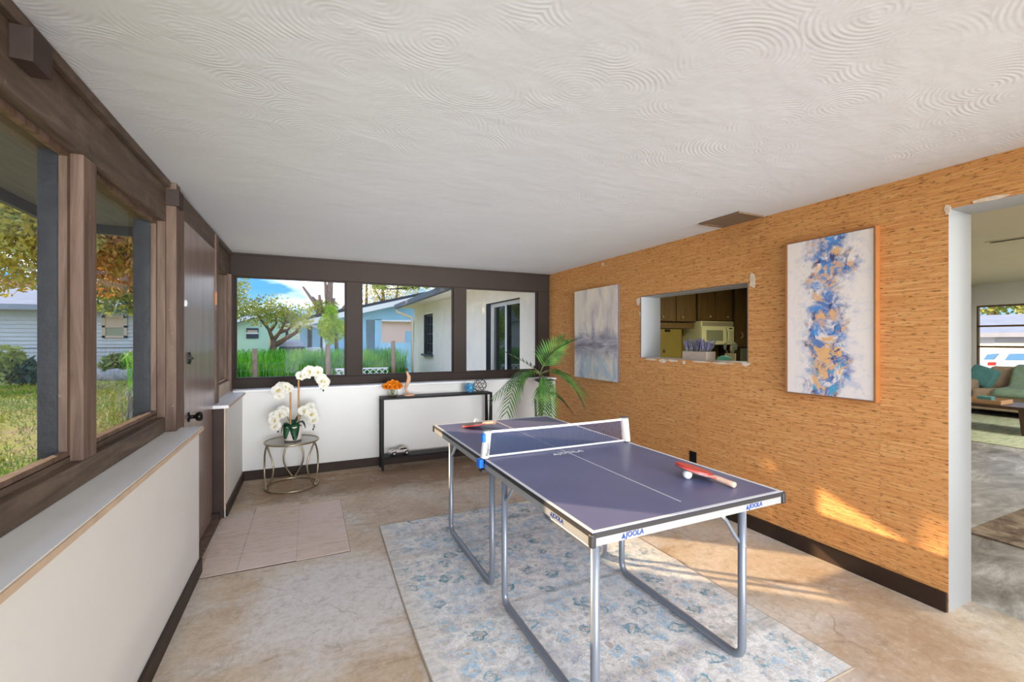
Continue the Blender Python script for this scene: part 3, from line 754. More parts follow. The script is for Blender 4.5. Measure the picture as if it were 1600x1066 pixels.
chip(3.18, 1.170, 0.16, 0.022, 4); chip(3.02, 1.160, 0.10, 0.032, 5); chip(2.90, 1.168, 0.12, 0.022, 6); chip(2.78, 1.158, 0.04, 0.035, 7)
chip(2.60, 1.172, 0.20, 0.016, 8); chip(2.40, 1.170, 0.22, 0.016, 9); chip(2.20, 1.172, 0.07, 0.035, 10); chip(1.085, 1.995, 0.03, 0.05, 11)
chip(0.93, 2.005, 0.16, 0.02, 13)
MB().box(XR - 0.004, XR, HY0 - 0.006, HY0, HZ0, HZ1).box(XR - 0.004, XR, HY1, HY1 + 0.006, HZ0, HZ1).box(XR - 0.004, XR, HY0, HY1, HZ1, HZ1 + 0.006).build('hatch_edge', M['canvas_edge'], wr)
o = MB().box(XR - 0.006, XR, 2.645, 2.715, 0.315, 0.43).box(XR - 0.009, XR - 0.005, 2.664, 2.696, 0.335, 0.365).box(XR - 0.009, XR - 0.005, 2.664, 2.696, 0.38, 0.41).build('wall_outlet', M['metal_black'], None, 0.001)
tag(o, 'dark brown power outlet low on the grasscloth wall', 'outlet')

# rear end of the porch behind the camera: assumed opening between two piers, for the added fill lights
sbx('wall_rear', M['white_wall'], -0.85, XR, -1.86, -1.8, 0.0, 0.25)
sbx('wall_rear_pier', M['white_wall'], -0.85, -0.5, -1.86, -1.8, 0.25, CZ)
sbx('wall_rear_second_pier', M['white_wall'], 2.72, XR, -1.86, -1.8, 0.25, CZ)

# ceiling grille near the right wall
v = thing('ceiling_vent', 'brown slatted air grille in the white ceiling above the serving hatch', 'vent', (2.72, 2.2, CZ))
bx('backing', M['vent_dark'], 2.60, 2.835, 2.045, 2.355, CZ - 0.003, CZ, v)
mb = MB()
for b in ((2.595, 2.84, 2.035, 2.06), (2.595, 2.84, 2.34, 2.365), (2.595, 2.625, 2.06, 2.34), (2.815, 2.84, 2.06, 2.34)): mb.box(b[0], b[1], b[2], b[3], CZ - 0.012, CZ - 0.001)
mb.build('frame', M['vent_brown'], v)
for i in range(8):
    x = 2.637 + i * 0.0235
    MB().add([(x, 2.06, CZ - 0.003), (x + 0.013, 2.06, CZ - 0.012), (x + 0.015, 2.06, CZ - 0.011), (x + 0.002, 2.06, CZ - 0.002), (x, 2.34, CZ - 0.003), (x + 0.013, 2.34, CZ - 0.012), (x + 0.015, 2.34, CZ - 0.011), (x + 0.002, 2.34, CZ - 0.002)],
             [(0, 1, 2, 3), (7, 6, 5, 4), (0, 4, 5, 1), (1, 5, 6, 2), (2, 6, 7, 3), (3, 7, 4, 0)]).build('slat', M['vent_brown'], v)

# ---- kitchen and living room shells beyond the right wall
KZ, LZ = 2.30, 2.44
sbx('floor_beyond', M['living_concrete'], XK, 12.3, -3.0, 5.9, -0.12, 0.0)
struct(MB().box(XK, 6.15, 2.33, 5.9, KZ, KZ + 0.1).box(6.15, 7.7, 4.26, 5.9, KZ, KZ + 0.1).build('ceiling_kitchen', M['wall_plain']))
sbx('ceiling_living', M['living_ceiling'], XK, 12.3, -3.0, 4.3, LZ, LZ + 0.1)
sbx('wall_kitchen_back', M['olive_grey'], XK, 7.7, 5.72, 5.82, 0, KZ)
sbx('wall_kitchen_right', M['olive_grey'], 7.6, 7.7, 4.2, 5.72, 0, KZ)
sbx('wall_partition', M['wall_plain'], XK, 6.15, 2.27, 2.33, 0, LZ)
sbx('wall_partition_return', M['wall_plain'], 6.15, 6.21, 2.27, 4.2, 0, LZ)
sbx('wall_partition_far', M['wall_plain'], 6.15, 12.3, 4.2, 4.26, 0, LZ)
sbx('wall_living_near', M['wall_plain'], XK, 12.3, -3.06, -3.0, 0, LZ)
wall_with_holes('wall_living_far', 12.1, 12.2, -3.0, 4.2, 0, LZ, [(0.6, 4.13, 0.75, 2.02)], M['wall_plain'], M['stucco'], M['wall_plain'])

# ---- roof edges seen through the glass, plus an added unseen board
mb = MB().box(-1.86, -0.85, -2.0, 5.02, 2.36, 2.44)
struct(mb.build('trim_%d' % tn, M['soffit'])); tn += 1
struct(MB().box(-1.90, -1.86, -2.0, 5.06, 2.28, 2.46).box(-1.86, -0.85, 5.02, 5.06, 2.28, 2.46).build('trim_%d' % tn, M['fascia'])); tn += 1
struct(MB().prism([(-0.855, 1.965), (-1.40, 2.015), (-1.40, 2.36), (-0.855, 2.36)], 5.03, 5.06, 'y').build('trim_%d' % tn, M['fascia'])); tn += 1  # unseen board added under the eave to cut the sun patch diagonally
sbx('roof', M['shingle'], -1.9, 2.4, -2.0, 5.5, 2.46, 2.5)

# ================================================================== FURNITURE AND OBJECTS IN THE PORCH
def rug_mesh(x0, x1, y0, y1, folds, nx=60, ny=110, th=0.007):
    xs = np.linspace(x0, x1, nx); ys = np.linspace(y0, y1, ny)
    mb = MB(); vs = []
    for y in ys:
        for x in xs:
            z = th
            for fy, hgt, w, sl in folds: z += hgt * math.exp(-((y - fy - sl * (x - 1.2)) / w) ** 2) * (0.35 + 0.65 * abs(math.sin(1.7 * x + fy)))
            z += 0.0012 * math.sin(7 * x + 3 * y)
            ex = 0.012 * math.sin(2.1 * y + 0.4) * (1 if x < 1.0 else 0)
            vs.append((x + ex, y, max(z, 0.003)))
    fs = [(j * nx + i, j * nx + i + 1, (j + 1) * nx + i + 1, (j + 1) * nx + i) for j in range(ny - 1) for i in range(nx - 1)]
    mb.add(vs, fs, 0, True)
    edge = [vs[i] for i in range(nx)] + [vs[j * nx + nx - 1] for j in range(1, ny)] + [vs[(ny - 1) * nx + i] for i in range(nx - 2, -1, -1)] + [vs[j * nx] for j in range(ny - 2, 0, -1)]
    return mb, edge
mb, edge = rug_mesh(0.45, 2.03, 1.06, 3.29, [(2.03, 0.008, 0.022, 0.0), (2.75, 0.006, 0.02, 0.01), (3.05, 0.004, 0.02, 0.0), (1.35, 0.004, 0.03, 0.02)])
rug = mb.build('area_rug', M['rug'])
tag(rug, 'creased cream and faded blue floral area rug under the table tennis table', 'rug')
MB().tube([Vector(p) - Vector((0, 0, 0.003)) for p in edge], 0.0045, 6, True).build('binding', M['rug_edge'], rug)

# ---- table tennis table: X 0.80-1.72, Y 1.14-3.075, playing surface at 0.745
TX0, TX1, TY0, TY1, TZ = 0.802, 1.722, 1.148, 3.075, 0.745
TM = 2.098
tt = thing('table_tennis_table', 'navy folding table tennis table with grey tube legs standing on the rug', 'table', (1.26, 2.1, 0.0))
for y0, y1, near in ((TY0, TM - 0.001, True), (TM + 0.001, TY1, False)):
    top = bx('table_top', M['table_top'], TX0 + 0.003, TX1 - 0.003, y0, y1, TZ - 0.016, TZ, tt)
    ln = MB(); h = TZ + 0.0006
    ln.box(TX0 + 0.003, TX0 + 0.018, y0, y1, TZ, h).box(TX1 - 0.018, TX1 - 0.003, y0, y1, TZ, h)
    ye = y0 if near else y1 - 0.015
    ln.box(TX0 + 0.018, TX1 - 0.018, ye, ye + 0.015, TZ, h)
    ln.build('border_line', M['line_white'], top)
    a, b = (1.235, y1) if near else (y0, y1 - 0.015)
    bx('centre_line', M['line_white'], 1.2595, 1.2645, a, b, TZ, h, top)
    ap = MB()
    ap.box(TX0 + 0.002, TX0 + 0.020, y0 + 0.002, y1 - 0.002, TZ - 0.045, TZ - 0.017).box(TX1 - 0.020, TX1 - 0.002, y0 + 0.002, y1 - 0.002, TZ - 0.045, TZ - 0.017)
    ye2 = y0 + 0.002 if near else y1 - 0.020
    ap.box(TX0 + 0.02, TX1 - 0.02, ye2, ye2 + 0.018, TZ - 0.045, TZ - 0.017)
    ap.box(TX0 + 0.02, TX1 - 0.02, (y1 - 0.02 if near else y0 + 0.002), (y1 - 0.002 if near else y0 + 0.02), TZ - 0.045, TZ - 0.017)
    ap.build('apron', M['apron'], tt)
    rb = MB(); rb.box(TX0, TX0 + 0.003, y0, y1, TZ - 0.017, TZ - 0.001).box(TX1 - 0.003, TX1, y0, y1, TZ - 0.017, TZ - 0.001)
    ye3 = y0 - 0.003 if near else y1
    rb.box(TX0, TX1, ye3, ye3 + 0.003, TZ - 0.017, TZ - 0.001)
    rb.build('edge_band', M['rubber_black'], tt)
    for x in (TX0, TX1):
        yc = y0 if near else y1
        MB().box(x - 0.006 if x == TX0 else x - 0.014, x + 0.014 if x == TX0 else x + 0.006, yc - 0.007 if near else yc - 0.014, yc + 0.014 if near else yc + 0.007, TZ - 0.047, TZ - 0.003).build('corner_cap', M['rubber_black'], tt, 0.005)
# four U-shaped leg frames along the long sides
def u_leg(x, ya, yb):
    r = 0.05; z0 = 0.0295
    path = [Vector((x, ya, TZ - 0.04))] + [Vector((x, ya, z0 + r + 0.02))] + arc((x, ya + r, z0 + r), r, math.pi, 1.5 * math.pi, 5, 'yz') + arc((x, yb - r, z0 + r), r, 1.5 * math.pi, 2 * math.pi, 5, 'yz') + [Vector((x, yb, TZ - 0.04))]
    return MB().tube(path, 0.0165, 8).build('leg_frame', M['leg_grey'], tt)
for x in (0.895, 1.628):
    for ya, yb, yk, s in ((1.262, 2.035, None, 0), (2.20, 2.955, None, 0)):
        leg = u_leg(x, ya, yb)
        sx = 1 if x < 1.2 else -1
        if x < 1.2:       # strut folding toward the next apron along the side
            yy = (2.035 if ya < 2 else 2.955); d = -0.16
            MB().tube([(x, yy, 0.54), (x, yy + d * 0.35, 0.58), (x, yy + d, TZ - 0.045)], 0.008, 6).build('strut', M['leg_grey'], leg)
            MB().ball((x, yy, 0.54), 0.014, 8).build('rivet', M['steel'], leg)
        else:             # jointed strut to the underside
            yy = (1.262 if ya < 2 else 2.955)
            MB().tube([(x, yy, 0.50), (x - 0.03, yy + 0.01, 0.54), (x - 0.075, yy + 0.015, 0.61), (x - 0.205, yy + 0.03, TZ - 0.02)], 0.0085, 6).build('strut', M['leg_grey'], leg)
            MB().ball((x + 0.004, yy, 0.50), 0.019, 8).build('rivet', M['steel'], leg)
            MB().box(-0.03, 0.03, -0.012, 0.012, -0.010, 0.010, 0, basis((x - 0.115, yy + 0.02, 0.645), (-0.13, 0.015, 0.085), (0, 1, 0))).build('hinge_plate', M['apron'], leg)
# lettering on the aprons and by the net
def logo(M4, size, mat, parent):
    text('lettering', 'JOOLA', size, mat, M4 @ Matrix.Translation((size * 0.28, 0, 0)), parent, bold=size * 0.018, shear=0.12)
    s = size
    tri = MB().prism([(-s * 1.95, -s * 0.34), (-s * 1.32, -s * 0.34), (-s * 1.60, s * 0.36)], 0, 0.0006, 'z')
    tri2 = [M4 @ Vector(v_) for v_ in tri.v]
    MB().add(tri2, tri.f).build('emblem', mat, parent)
logo(basis((0.966, TY0 + 0.0012, TZ - 0.0305), (1, 0, 0), (0, 0, 1)), 0.024, M['joola_blue'], tt)
logo(basis((1.552, TY0 + 0.0012, TZ - 0.0305), (1, 0, 0), (0, 0, 1)), 0.024, M['joola_blue'], tt)
logo(basis((TX0 + 0.0012, 1.365, TZ - 0.0305), (0, -1, 0), (0, 0, 1)), 0.024, M['joola_blue'], tt)
logo(basis((1.262, 2.025, TZ + 0.0008), (1, 0, 0), (0, 1, 0)), 0.050, M['line_white'], tt)

# ---- clip-on retractable net
net = thing('table_tennis_net', 'retractable table tennis net with white posts and blue clamps stretched across the table', 'net', (1.262, 2.10, TZ))
def net_post(x, side):
    # oval post housing standing just outside the table edge line, with a clamp below
    ov = [(x + 0.021 * math.cos(a), 2.10 + 0.027 * math.sin(a)) for a in [2 * math.pi * i / 20 for i in range(20)]]
    lean = 0.016 * side
    body = MB().prism(ov, TZ + 0.002, TZ + 0.142, 'z')
    body.v = [(p[0] - (lean * (p[2] - TZ) / 0.14), p[1], p[2]) for p in body.v]
    b = body.build('post', M['net_white'], net, 0.003)
    cap = MB().prism([(px_ * 1.04 + x * -0.04, (py_ - 2.10) * 1.04 + 2.10) for px_, py_ in ov], TZ + 0.142, TZ + 0.149, 'z')
    cap.v = [(p[0] - lean, p[1], p[2]) for p in cap.v]; cap.build('cap', M['net_grey'], b)
    foot = MB().prism([(px_ * 1.03 + x * -0.03, (py_ - 2.10) * 1.03 + 2.10) for px_, py_ in ov], TZ + 0.0006, TZ + 0.005, 'z'); foot.build('base_ring', M['rubber_black'], b)
    xo = TX0 - 0.012 if side < 0 else TX1 + 0.012
    mb = MB().box(xo - 0.014, xo + 0.010, 2.075, 2.125, TZ - 0.042, TZ + 0.002)
    mb.build('clamp', M['net_blue'] if side < 0 else M['net_grey'], net, 0.006)
    bx('clamp_jaw', M['rubber_black'], min(xo, xo - side * 0.03), max(xo, xo - side * 0.03), 2.078, 2.122, TZ - 0.064, TZ - 0.05, net)
    return b, lean
xl, xr_ = TX0 + 0.010, TX1 - 0.008
pb, ln_ = net_post(xl, -1)
# blue release lever on the outer face
MB().box(xl - 0.030, xl - 0.012, 2.072, 2.102, TZ + 0.088, TZ + 0.130, 0, Matrix.Translation((0.010, 0, 0))).build('release_lever', M['net_blue'], pb, 0.005)
text('lettering', 'Fbsport', 0.021, M['print_black'], basis((xl + 0.006, 2.10 - 0.0292, TZ + 0.052), (0.10, 0, 1), (-1, 0.12, 0)), pb, bold=0.0003)
net_post(xr_, 1)
def net_band(z0, z1, name, sag):
    n = 24; mb = MB(); vs = []
    for i in range(n + 1):
        u = i / n; x = xl + 0.018 + (xr_ - xl - 0.036) * u
        s_ = sag * math.sin(math.pi * u)
        for z in (z0, z1): 
            for y in (2.0985, 2.1015): vs.append((x, y, z - s_))
    fs = []
    for i in range(n):
        a = i * 4; b = a + 4
        fs += [(a, b, b + 2, a + 2), (a + 1, a + 3, b + 3, b + 1), (a, a + 1, b + 1, b), (a + 2, b + 2, b + 3, a + 3)]
    return mb.add(vs, fs).build(name, M['line_white'], net)
net_band(TZ + 0.128, TZ + 0.140, 'top_tape', 0.003)
net_band(TZ + 0.004, TZ + 0.014, 'bottom_tape', 0.0)
bx('mesh', M['net'], xl + 0.018, xr_ - 0.018, 2.0995, 2.1005, TZ + 0.012, TZ + 0.129, net)

# ---- paddles and balls
def paddle(label, M4, black_up):
    p = thing('table_tennis_paddle', label, 'paddle', M4.translation, 'table tennis paddles')
    out = []
    for i in range(26):
        a = R(-58) + R(296) * (i / 25) - R(90) + R(0)
        out.append((0.075 * math.cos(a + R(180) - R(0)), 0.078 * math.sin(a + R(180))))
    # blade: oval with its long axis along +y, throat at y = -0.08
    ov = [(0.075 * math.sin(t), 0.079 * math.cos(t)) for t in [2 * math.pi * i / 30 for i in range(30)] if not (abs(math.sin(t)) < 0.42 and math.cos(t) < 0)]
    i0 = max(range(len(ov)), key=lambda i: (ov[i][1] < -0.05, -i)) if False else None
    right = [q for q in ov if q[0] >= 0]; left = [q for q in ov if q[0] < 0]
    right.sort(key=lambda q: -q[1]); left.sort(key=lambda q: q[1])
    blade = right + [(0.016, -0.098), (0.014, -0.110), (-0.014, -0.110), (-0.016, -0.098)] + left
    face = right + [(0.026, -0.080), (-0.026, -0.080)] + left
    def put(mb, name, m_, par, bev=0):
        mb.v = [tuple(M4 @ Vector(q)) for q in mb.v]; return mb.build(name, m_, par, bev)
    b = put(MB().prism(blade, -0.003, 0.003, 'z'), 'blade', M['red_tape'], p)
    put(MB().prism([(x * 0.985, y * 0.985) for x, y in face], 0.003, 0.007, 'z'), 'rubber', M['paddle_black'] if black_up else M['paddle_red'], b)
    put(MB().prism([(x * 0.985, y * 0.985) for x, y in face], -0.007, -0.003, 'z'), 'rubber', M['paddle_red'] if black_up else M['paddle_black'], b)
    hd = MB()
    prof = [(-0.078, 0.013, 0.006), (-0.095, 0.0125, 0.010), (-0.12, 0.012, 0.0115), (-0.155, 0.013, 0.0115), (-0.178, 0.0165, 0.0125), (-0.182, 0.0145, 0.0105)]
    vs = []; n = 12
    for y, w, t in prof:
        for j in range(n):
            a = 2 * math.pi * j / n; vs.append((w * math.cos(a), y, t * math.sin(a)))
    fs = [(i * n + j, i * n + (j + 1) % n, (i + 1) * n + (j + 1) % n, (i + 1) * n + j) for i in range(len(prof) - 1) for j in range(n)] + [tuple(range(n)), tuple(range((len(prof) - 1) * n, len(prof) * n))]
    hd.add(vs, fs, 0, True); put(hd, 'handle', M['paddle_wood'], p)
    return p
def lie(hx, hy, tx, ty, zh, zt):
    """paddle from handle end (hx,hy,zh) towards blade tip (tx,ty,zt); local y runs to the tip"""
    hv, tv = Vector((hx, hy, zh)), Vector((tx, ty, zt)); d = (tv - hv).normalized()
    m_ = basis(hv + d * 0.180, Vector((0, 0, 1)).cross(d) * -1, d); return m_
paddle('red table tennis paddle propped on a white ball at the near end of the table', lie(1.575, 1.255, 1.518, 1.500, TZ + 0.0125, TZ + 0.046) @ Matrix.Rotation(R(13), 4, 'Y'), False)
ob = MB().ball((1.494, 1.425, TZ + 0.0200), 0.0200, 20).build('table_tennis_ball', M['ball']); tag(ob, 'white ball under the red paddle at the near end of the table', 'ball', 'table tennis balls')
paddle('dark paddle with red underside behind the net at the far end of the table', lie(1.125, 2.72, 0.985, 2.93, TZ + 0.052, TZ + 0.010), True)
ob = MB().ball((1.093, 2.985, TZ + 0.0200), 0.0200, 20).build('table_tennis_ball', M['ball']); tag(ob, 'white ball behind the dark paddle at the far end of the table', 'ball', 'table tennis balls')

# ---- round accent table with hoop legs, orchid
SX, SY, SR, SZ = -0.142, 4.56, 0.222, 0.418
st = thing('accent_table', 'round champagne metal accent table with hoop legs in the back corner', 'table', (SX, SY, 0))
MB().lathe([(SR - 0.008, -0.004), (SR - 0.008, 0.003)], (SX, SY, SZ), 40).build('table_top', M['mirror_top'], st)
for z, nm in ((SZ, 'top_ring'), (0.010, 'base_ring')):
    MB().tube([(SX + SR * math.cos(a), SY + SR * math.sin(a), z) for a in [2 * math.pi * i / 48 for i in range(48)]], 0.0095, 8, True).build(nm, M['champagne'], st)
for k_ in range(3):        # each leg a pointed hoop following the rim
    a0 = R(-152 + k_ * 120)
    def pt(u, s_): 
        ang = a0 + s_ * R(23) * math.sin(math.pi * u); return Vector((SX + SR * math.cos(ang), SY + SR * math.sin(ang), 0.012 + (SZ - 0.016) * u))
    mb = MB()
    for s_ in (-1, 1): mb.tube([pt(i / 18, s_) for i in range(19)], 0.0078, 8)
    mb.build('hoop_leg', M['champagne'], st)

OX, OY, OZ = -0.135, 4.545, SZ + 0.004
orc = thing('potted_orchid', 'white orchid with two bamboo stakes in a pale pot on the round accent table', 'plant', (OX, OY, OZ))
pot = MB().lathe([(0.070, 0.012), (0.074, 0.020), (0.078, 0.075), (0.079, 0.132), (0.074, 0.134), (0.072, 0.116), (0.001, 0.114)], (OX, OY, OZ), 32, cap=False).build('pot', M['pot_white'], orc)
MB().lathe([(0.066, 0.0), (0.072, 0.002), (0.072, 0.013), (0.066, 0.015)], (OX, OY, OZ), 32).build('base_band', M['pot_band'], pot)
MB().lathe([(0.071, 0.105), (0.001, 0.122)], (OX, OY, OZ), 24, cap=False).build('moss', M['soil'], pot)
for sx, sy, h in ((-0.018, -0.02, 0.475), (0.048, 0.015, 0.56)):
    mb = MB().tube([(OX + sx, OY + sy, OZ + 0.10 + (h - 0.10) * i / 8) for i in range(9)], [0.0075 if i % 3 else 0.0088 for i in range(9)], 8)
    mb.build('stake', M['bamboo'], orc)
def orchid_leaf(az, L, droop, w):
    d = Vector((math.cos(az), math.sin(az), 0)); sd = Vector((-d.y, d.x, 0)); vs = []; n = 9
    for i in range(n + 1):
        u = i / n; ww = w * (math.sin(math.pi * min(1, 0.12 + u * 0.84)) ** 0.5)
        c = Vector((OX, OY, OZ + 0.125)) + d * L * (1.25 * u - 0.45 * u * u) + Vector((0, 0, 0.075 * math.sin(u * 2.4) - droop * u ** 1.8))
        vs += [c - sd * ww, c - Vector((0, 0, 0.012)), c + sd * ww, c + Vector((0, 0, 0.004 - 0.012))]
    fs = []
    for i in range(n):
        a, b = i * 4, i * 4 + 4
        fs += [(a, a + 1, b + 1, b), (a + 1, a + 2, b + 2, b + 1), (a + 2, a + 3, b + 3, b + 2), (a + 3, a, b, b + 3)]
    MB().add(vs, fs, 0, True).build('leaf', M['orchid_leaf'], orc)
orchid_leaf(R(-125), 0.125, 0.135, 0.040); orchid_leaf(R(-78), 0.125, 0.15, 0.046); orchid_leaf(R(-20), 0.14, 0.06, 0.03); orchid_leaf(R(-165), 0.12, 0.09, 0.026); orchid_leaf(R(90), 0.12, 0.03, 0.028); orchid_leaf(R(35), 0.10, -0.05, 0.022)
def spray(pts): 
    MB().tube(pts, 0.0032, 6).build('flower_stem', M['green_stem'], orc)
top1 = Vector((OX - 0.018, OY - 0.02, OZ + 0.47)); top2 = Vector((OX + 0.048, OY + 0.015, OZ + 0.55))
s1 = [top2 + Vector((0.0, 0, -0.1)), top2 + Vector((0.01, 0, 0.035)), top2 + Vector((0.07, -0.02, 0.085)), top2 + Vector((0.15, -0.03, 0.07)), top2 + Vector((0.205, -0.04, -0.02)), top2 + Vector((0.20, -0.04, -0.09))]
s2 = [top1 + Vector((0, 0, -0.1)), top1 + Vector((-0.01, -0.01, 0.03)), top1 + Vector((-0.05, -0.02, 0.05)), top1 + Vector((-0.085, -0.02, 0.0)), top1 + Vector((-0.09, -0.02, -0.06))]
s3 = [top1 + Vector((0.0, 0, -0.30)), top1 + Vector((-0.05, -0.01, -0.20)), top1 + Vector((-0.10, -0.02, -0.21)), top1 + Vector((-0.115, -0.03, -0.29)), top1 + Vector((-0.11, -0.03, -0.36))]
s4 = [top2 + Vector((0.0, 0, -0.40)), top2 + Vector((0.03, -0.01, -0.28)), top2 + Vector((0.09, -0.02, -0.27)), top2 + Vector((0.135, -0.03, -0.34)), top2 + Vector((0.125, -0.03, -0.45))]
for q in (s1, s2, s3, s4): spray(q)
def blossom_mesh():
    mb = MB(); 
    for k_ in range(5):
        a = R(90 + 72 * k_); big = k_ in (1, 4)
        L, w = (0.044, 0.030) if big else (0.042, 0.018)
        d = Vector((math.cos(a), math.sin(a), 0)); sd = Vector((-d.y, d.x, 0)); vs = []; n = 6
        for i in range(n + 1):
            u = i / n; ww = w * math.sin(math.pi * (0.06 + 0.86 * u)) ** 0.8
            c = d * (L * u) + Vector((0, 0, (0.002 if big else 0.0) + 0.010 * math.sin(u * 2.4) - 0.004))
            vs += [c - sd * ww - Vector((0, 0, 0.005)), c, c + sd * ww - Vector((0, 0, 0.005))]
        fs = [(i * 3 + j, i * 3 + j + 1, i * 3 + j + 4, i * 3 + j + 3) for i in range(n) for j in range(2)]
        mb.add(vs, fs, 0, True)
    mb.ball((0, -0.004, 0.010), 0.0075, 8, 1); mb.ball((0, -0.012, 0.014), 0.006, 8, 1)
    return mb.mesh('blossom', [M['orchid'], M['orchid_core']])
bme = blossom_mesh()
def bloom(p, face, s=1.0, roll=0.0):
    o = bpy.data.objects.new('blossom', bme); COL.objects.link(o)
    q = Vector(face).normalized().to_track_quat('Z', 'Y').to_matrix().to_4x4()
    o.parent = orc; o.matrix_parent_inverse = Matrix.Translation(-Vector(orc.location))
    o.matrix_basis = Matrix.Translation(p) @ q @ Matrix.Rotation(roll, 4, 'Z') @ Matrix.Scale(s, 4)
rb = random.Random(3)
for stem, us in ((s1, (1.3, 1.8, 2.2, 2.6, 3.0, 3.4, 3.8, 4.2, 4.6)), (s2, (1.2, 1.7, 2.2, 2.7, 3.2, 3.7)), (s3, (1.2, 1.7, 2.2, 2.7, 3.2)), (s4, (1.0, 1.5, 1.9, 2.3, 2.8, 3.2))):
    for u in us:
        i = min(int(u), len(stem) - 2); p = stem[i].lerp(stem[i + 1], u - i)
        p = p + Vector((rb.uniform(-.018, .018), -0.016 + rb.uniform(-.02, .012), rb.uniform(-.022, .022)))
        bloom(p, (rb.uniform(-.6, .5), -1, rb.uniform(-.3, .5)), rb.uniform(1.05, 1.35), rb.uniform(-.3, .3))
for stem in (s1, s3, s4):
    for k_ in range(3):
        p = stem[-1] + Vector((rb.uniform(-.012, .012), 0, 0.02 * k_ - 0.01)); MB().ball(p, 0.008 - 0.0015 * k_, 8, 0, (1, 1, 1.35)).build('bud', M['green_stem'] if k_ else M['palm_dark'], orc)

# ---- narrow console table
CX0, CX1, CY0, CY1, CZt = 0.678, 1.898, 4.662, 4.842, 0.752
con = thing('console_table', 'narrow black metal console table along the back wall', 'table', ((CX0 + CX1) / 2, 4.75, 0))
bx('table_top', M['metal_black'], CX0, CX1, CY0, CY1, CZt - 0.022, CZt, con, 0.002)
bx('lower_shelf', M['metal_black'], CX0 + 0.02, CX1 - 0.02, CY0 + 0.004, CY1 - 0.004, 0.118, 0.136, con, 0.002)
for x in (CX0, CX1 - 0.022):
    for y in (CY0, CY1 - 0.022):
        lg = MB().box(x, x + 0.022, y, y + 0.022, 0.012, CZt - 0.022).build('leg', M['metal_black'], con)
        MB().lathe([(0.006, 0.0), (0.010, 0.003), (0.006, 0.014)], (x + 0.011, y + 0.011, 0.0), 10).build('foot', M['metal_black'], lg)
    xm, ym = x + 0.011, (CY0 + CY1) / 2
    for y in (CY0 + 0.03, CY1 - 0.03):
        MB().tube([(xm, y, CZt - 0.022), (xm, ym, 0.13)], 0.0095, 4, square=True).build('side_brace', M['metal_black'], con)

def at_con(x, z): return (x, 4.745, z)
vz = CZt
vs_ = thing('flower_vase', 'glass bowl vase with a dome of orange flowers on the black console table', 'vase', (0.800, 4.74, vz))
MB().lathe([(0.040, 0.0), (0.052, 0.004), (0.058, 0.03), (0.056, 0.062), (0.050, 0.085), (0.047, 0.085), (0.052, 0.06), (0.054, 0.03), (0.048, 0.007), (0.001, 0.006)], (0.800, 4.74, vz), 28, cap=False).build('bowl', M['clear_glass'], vs_)
MB().lathe([(0.001, 0.008), (0.046, 0.008), (0.050, 0.016), (0.001, 0.020)], (0.800, 4.74, vz), 20, cap=False).build('pebbles', M['brass'], vs_)
for k_ in range(7): MB().tube([(0.800 + 0.006 * math.cos(k_), 4.74 + 0.006 * math.sin(k_), vz + 0.012), (0.800 + 0.03 * math.cos(k_ * 2.4), 4.74 + 0.03 * math.sin(k_ * 2.4), vz + 0.10)], 0.0028, 5).build('stem', M['green_stem'], vs_)
def pom():
    mb = MB(); r = random.Random(5)
    for i in range(90):
        th_ = math.acos(1 - 2 * r.random()); ph = r.uniform(0, 6.28); d = Vector((math.sin(th_) * math.cos(ph), math.sin(th_) * math.sin(ph), math.cos(th_)))
        u = d.orthogonal().normalized(); w = d.cross(u); a = r.uniform(0, 6.28); u2 = u * math.cos(a) + w * math.sin(a); w2 = d.cross(u2); L = r.uniform(0.85, 1.1)
        mb.add([d * 0.35, d * 0.8 * L + u2 * 0.28 + w2 * 0.05, d * 1.05 * L, d * 0.8 * L - u2 * 0.28 + w2 * 0.05], [(0, 1, 2, 3)], 0, True)
    return mb.mesh('flower_head', [M['orange']])
pm = pom()
for k_ in range(15):
    if k_ == 0: q = Vector((0, 0, 0.062))
    elif k_ < 6: q = Vector((0.042 * math.cos(k_ * 1.257), 0.042 * math.sin(k_ * 1.257), 0.050))
    else: q = Vector((0.074 * math.cos(k_ * 0.698), 0.074 * math.sin(k_ * 0.698), 0.026))
    o = bpy.data.objects.new('flower_head', pm); COL.objects.link(o); o.parent = vs_; o.matrix_parent_inverse = Matrix.Translation(-Vector(vs_.location))
    o.matrix_basis = Matrix.Translation(Vector((0.800, 4.74, vz + 0.085)) + q) @ Matrix.Rotation(k_ * 1.1, 4, 'Z') @ Matrix.Scale(0.033, 4)

sc = thing('wood_sculpture', 'slim twisted pale wood sculpture on a small base on the console table', 'sculpture', (0.965, 4.745, CZt))
MB().lathe([(0.052, 0.0), (0.056, 0.004), (0.056, 0.014), (0.050, 0.020)], (0.975, 4.745, CZt), 24).build('base', M['driftwood'], sc)
pr = [(0.015, 0.020, 0.008), (-0.018, 0.055, 0.010), (-0.022, 0.09, 0.013), (-0.006, 0.13, 0.019), (0.008, 0.17, 0.023), (0.010, 0.205, 0.020), (-0.004, 0.24, 0.012), (-0.010, 0.262, 0.010)]
MB().tube([(0.960 + a, 4.745 + 0.006 * math.sin(b * 30), CZt + b) for a, b, c in pr], [c for a, b, c in pr], 10).build('figure', M['driftwood'], sc)
MB().ball((0.950, 4.745, CZt + 0.278), 0.016, 10, 0, (1, 0.8, 1.2)).build('tip', M['dark_wood_tip'], sc)

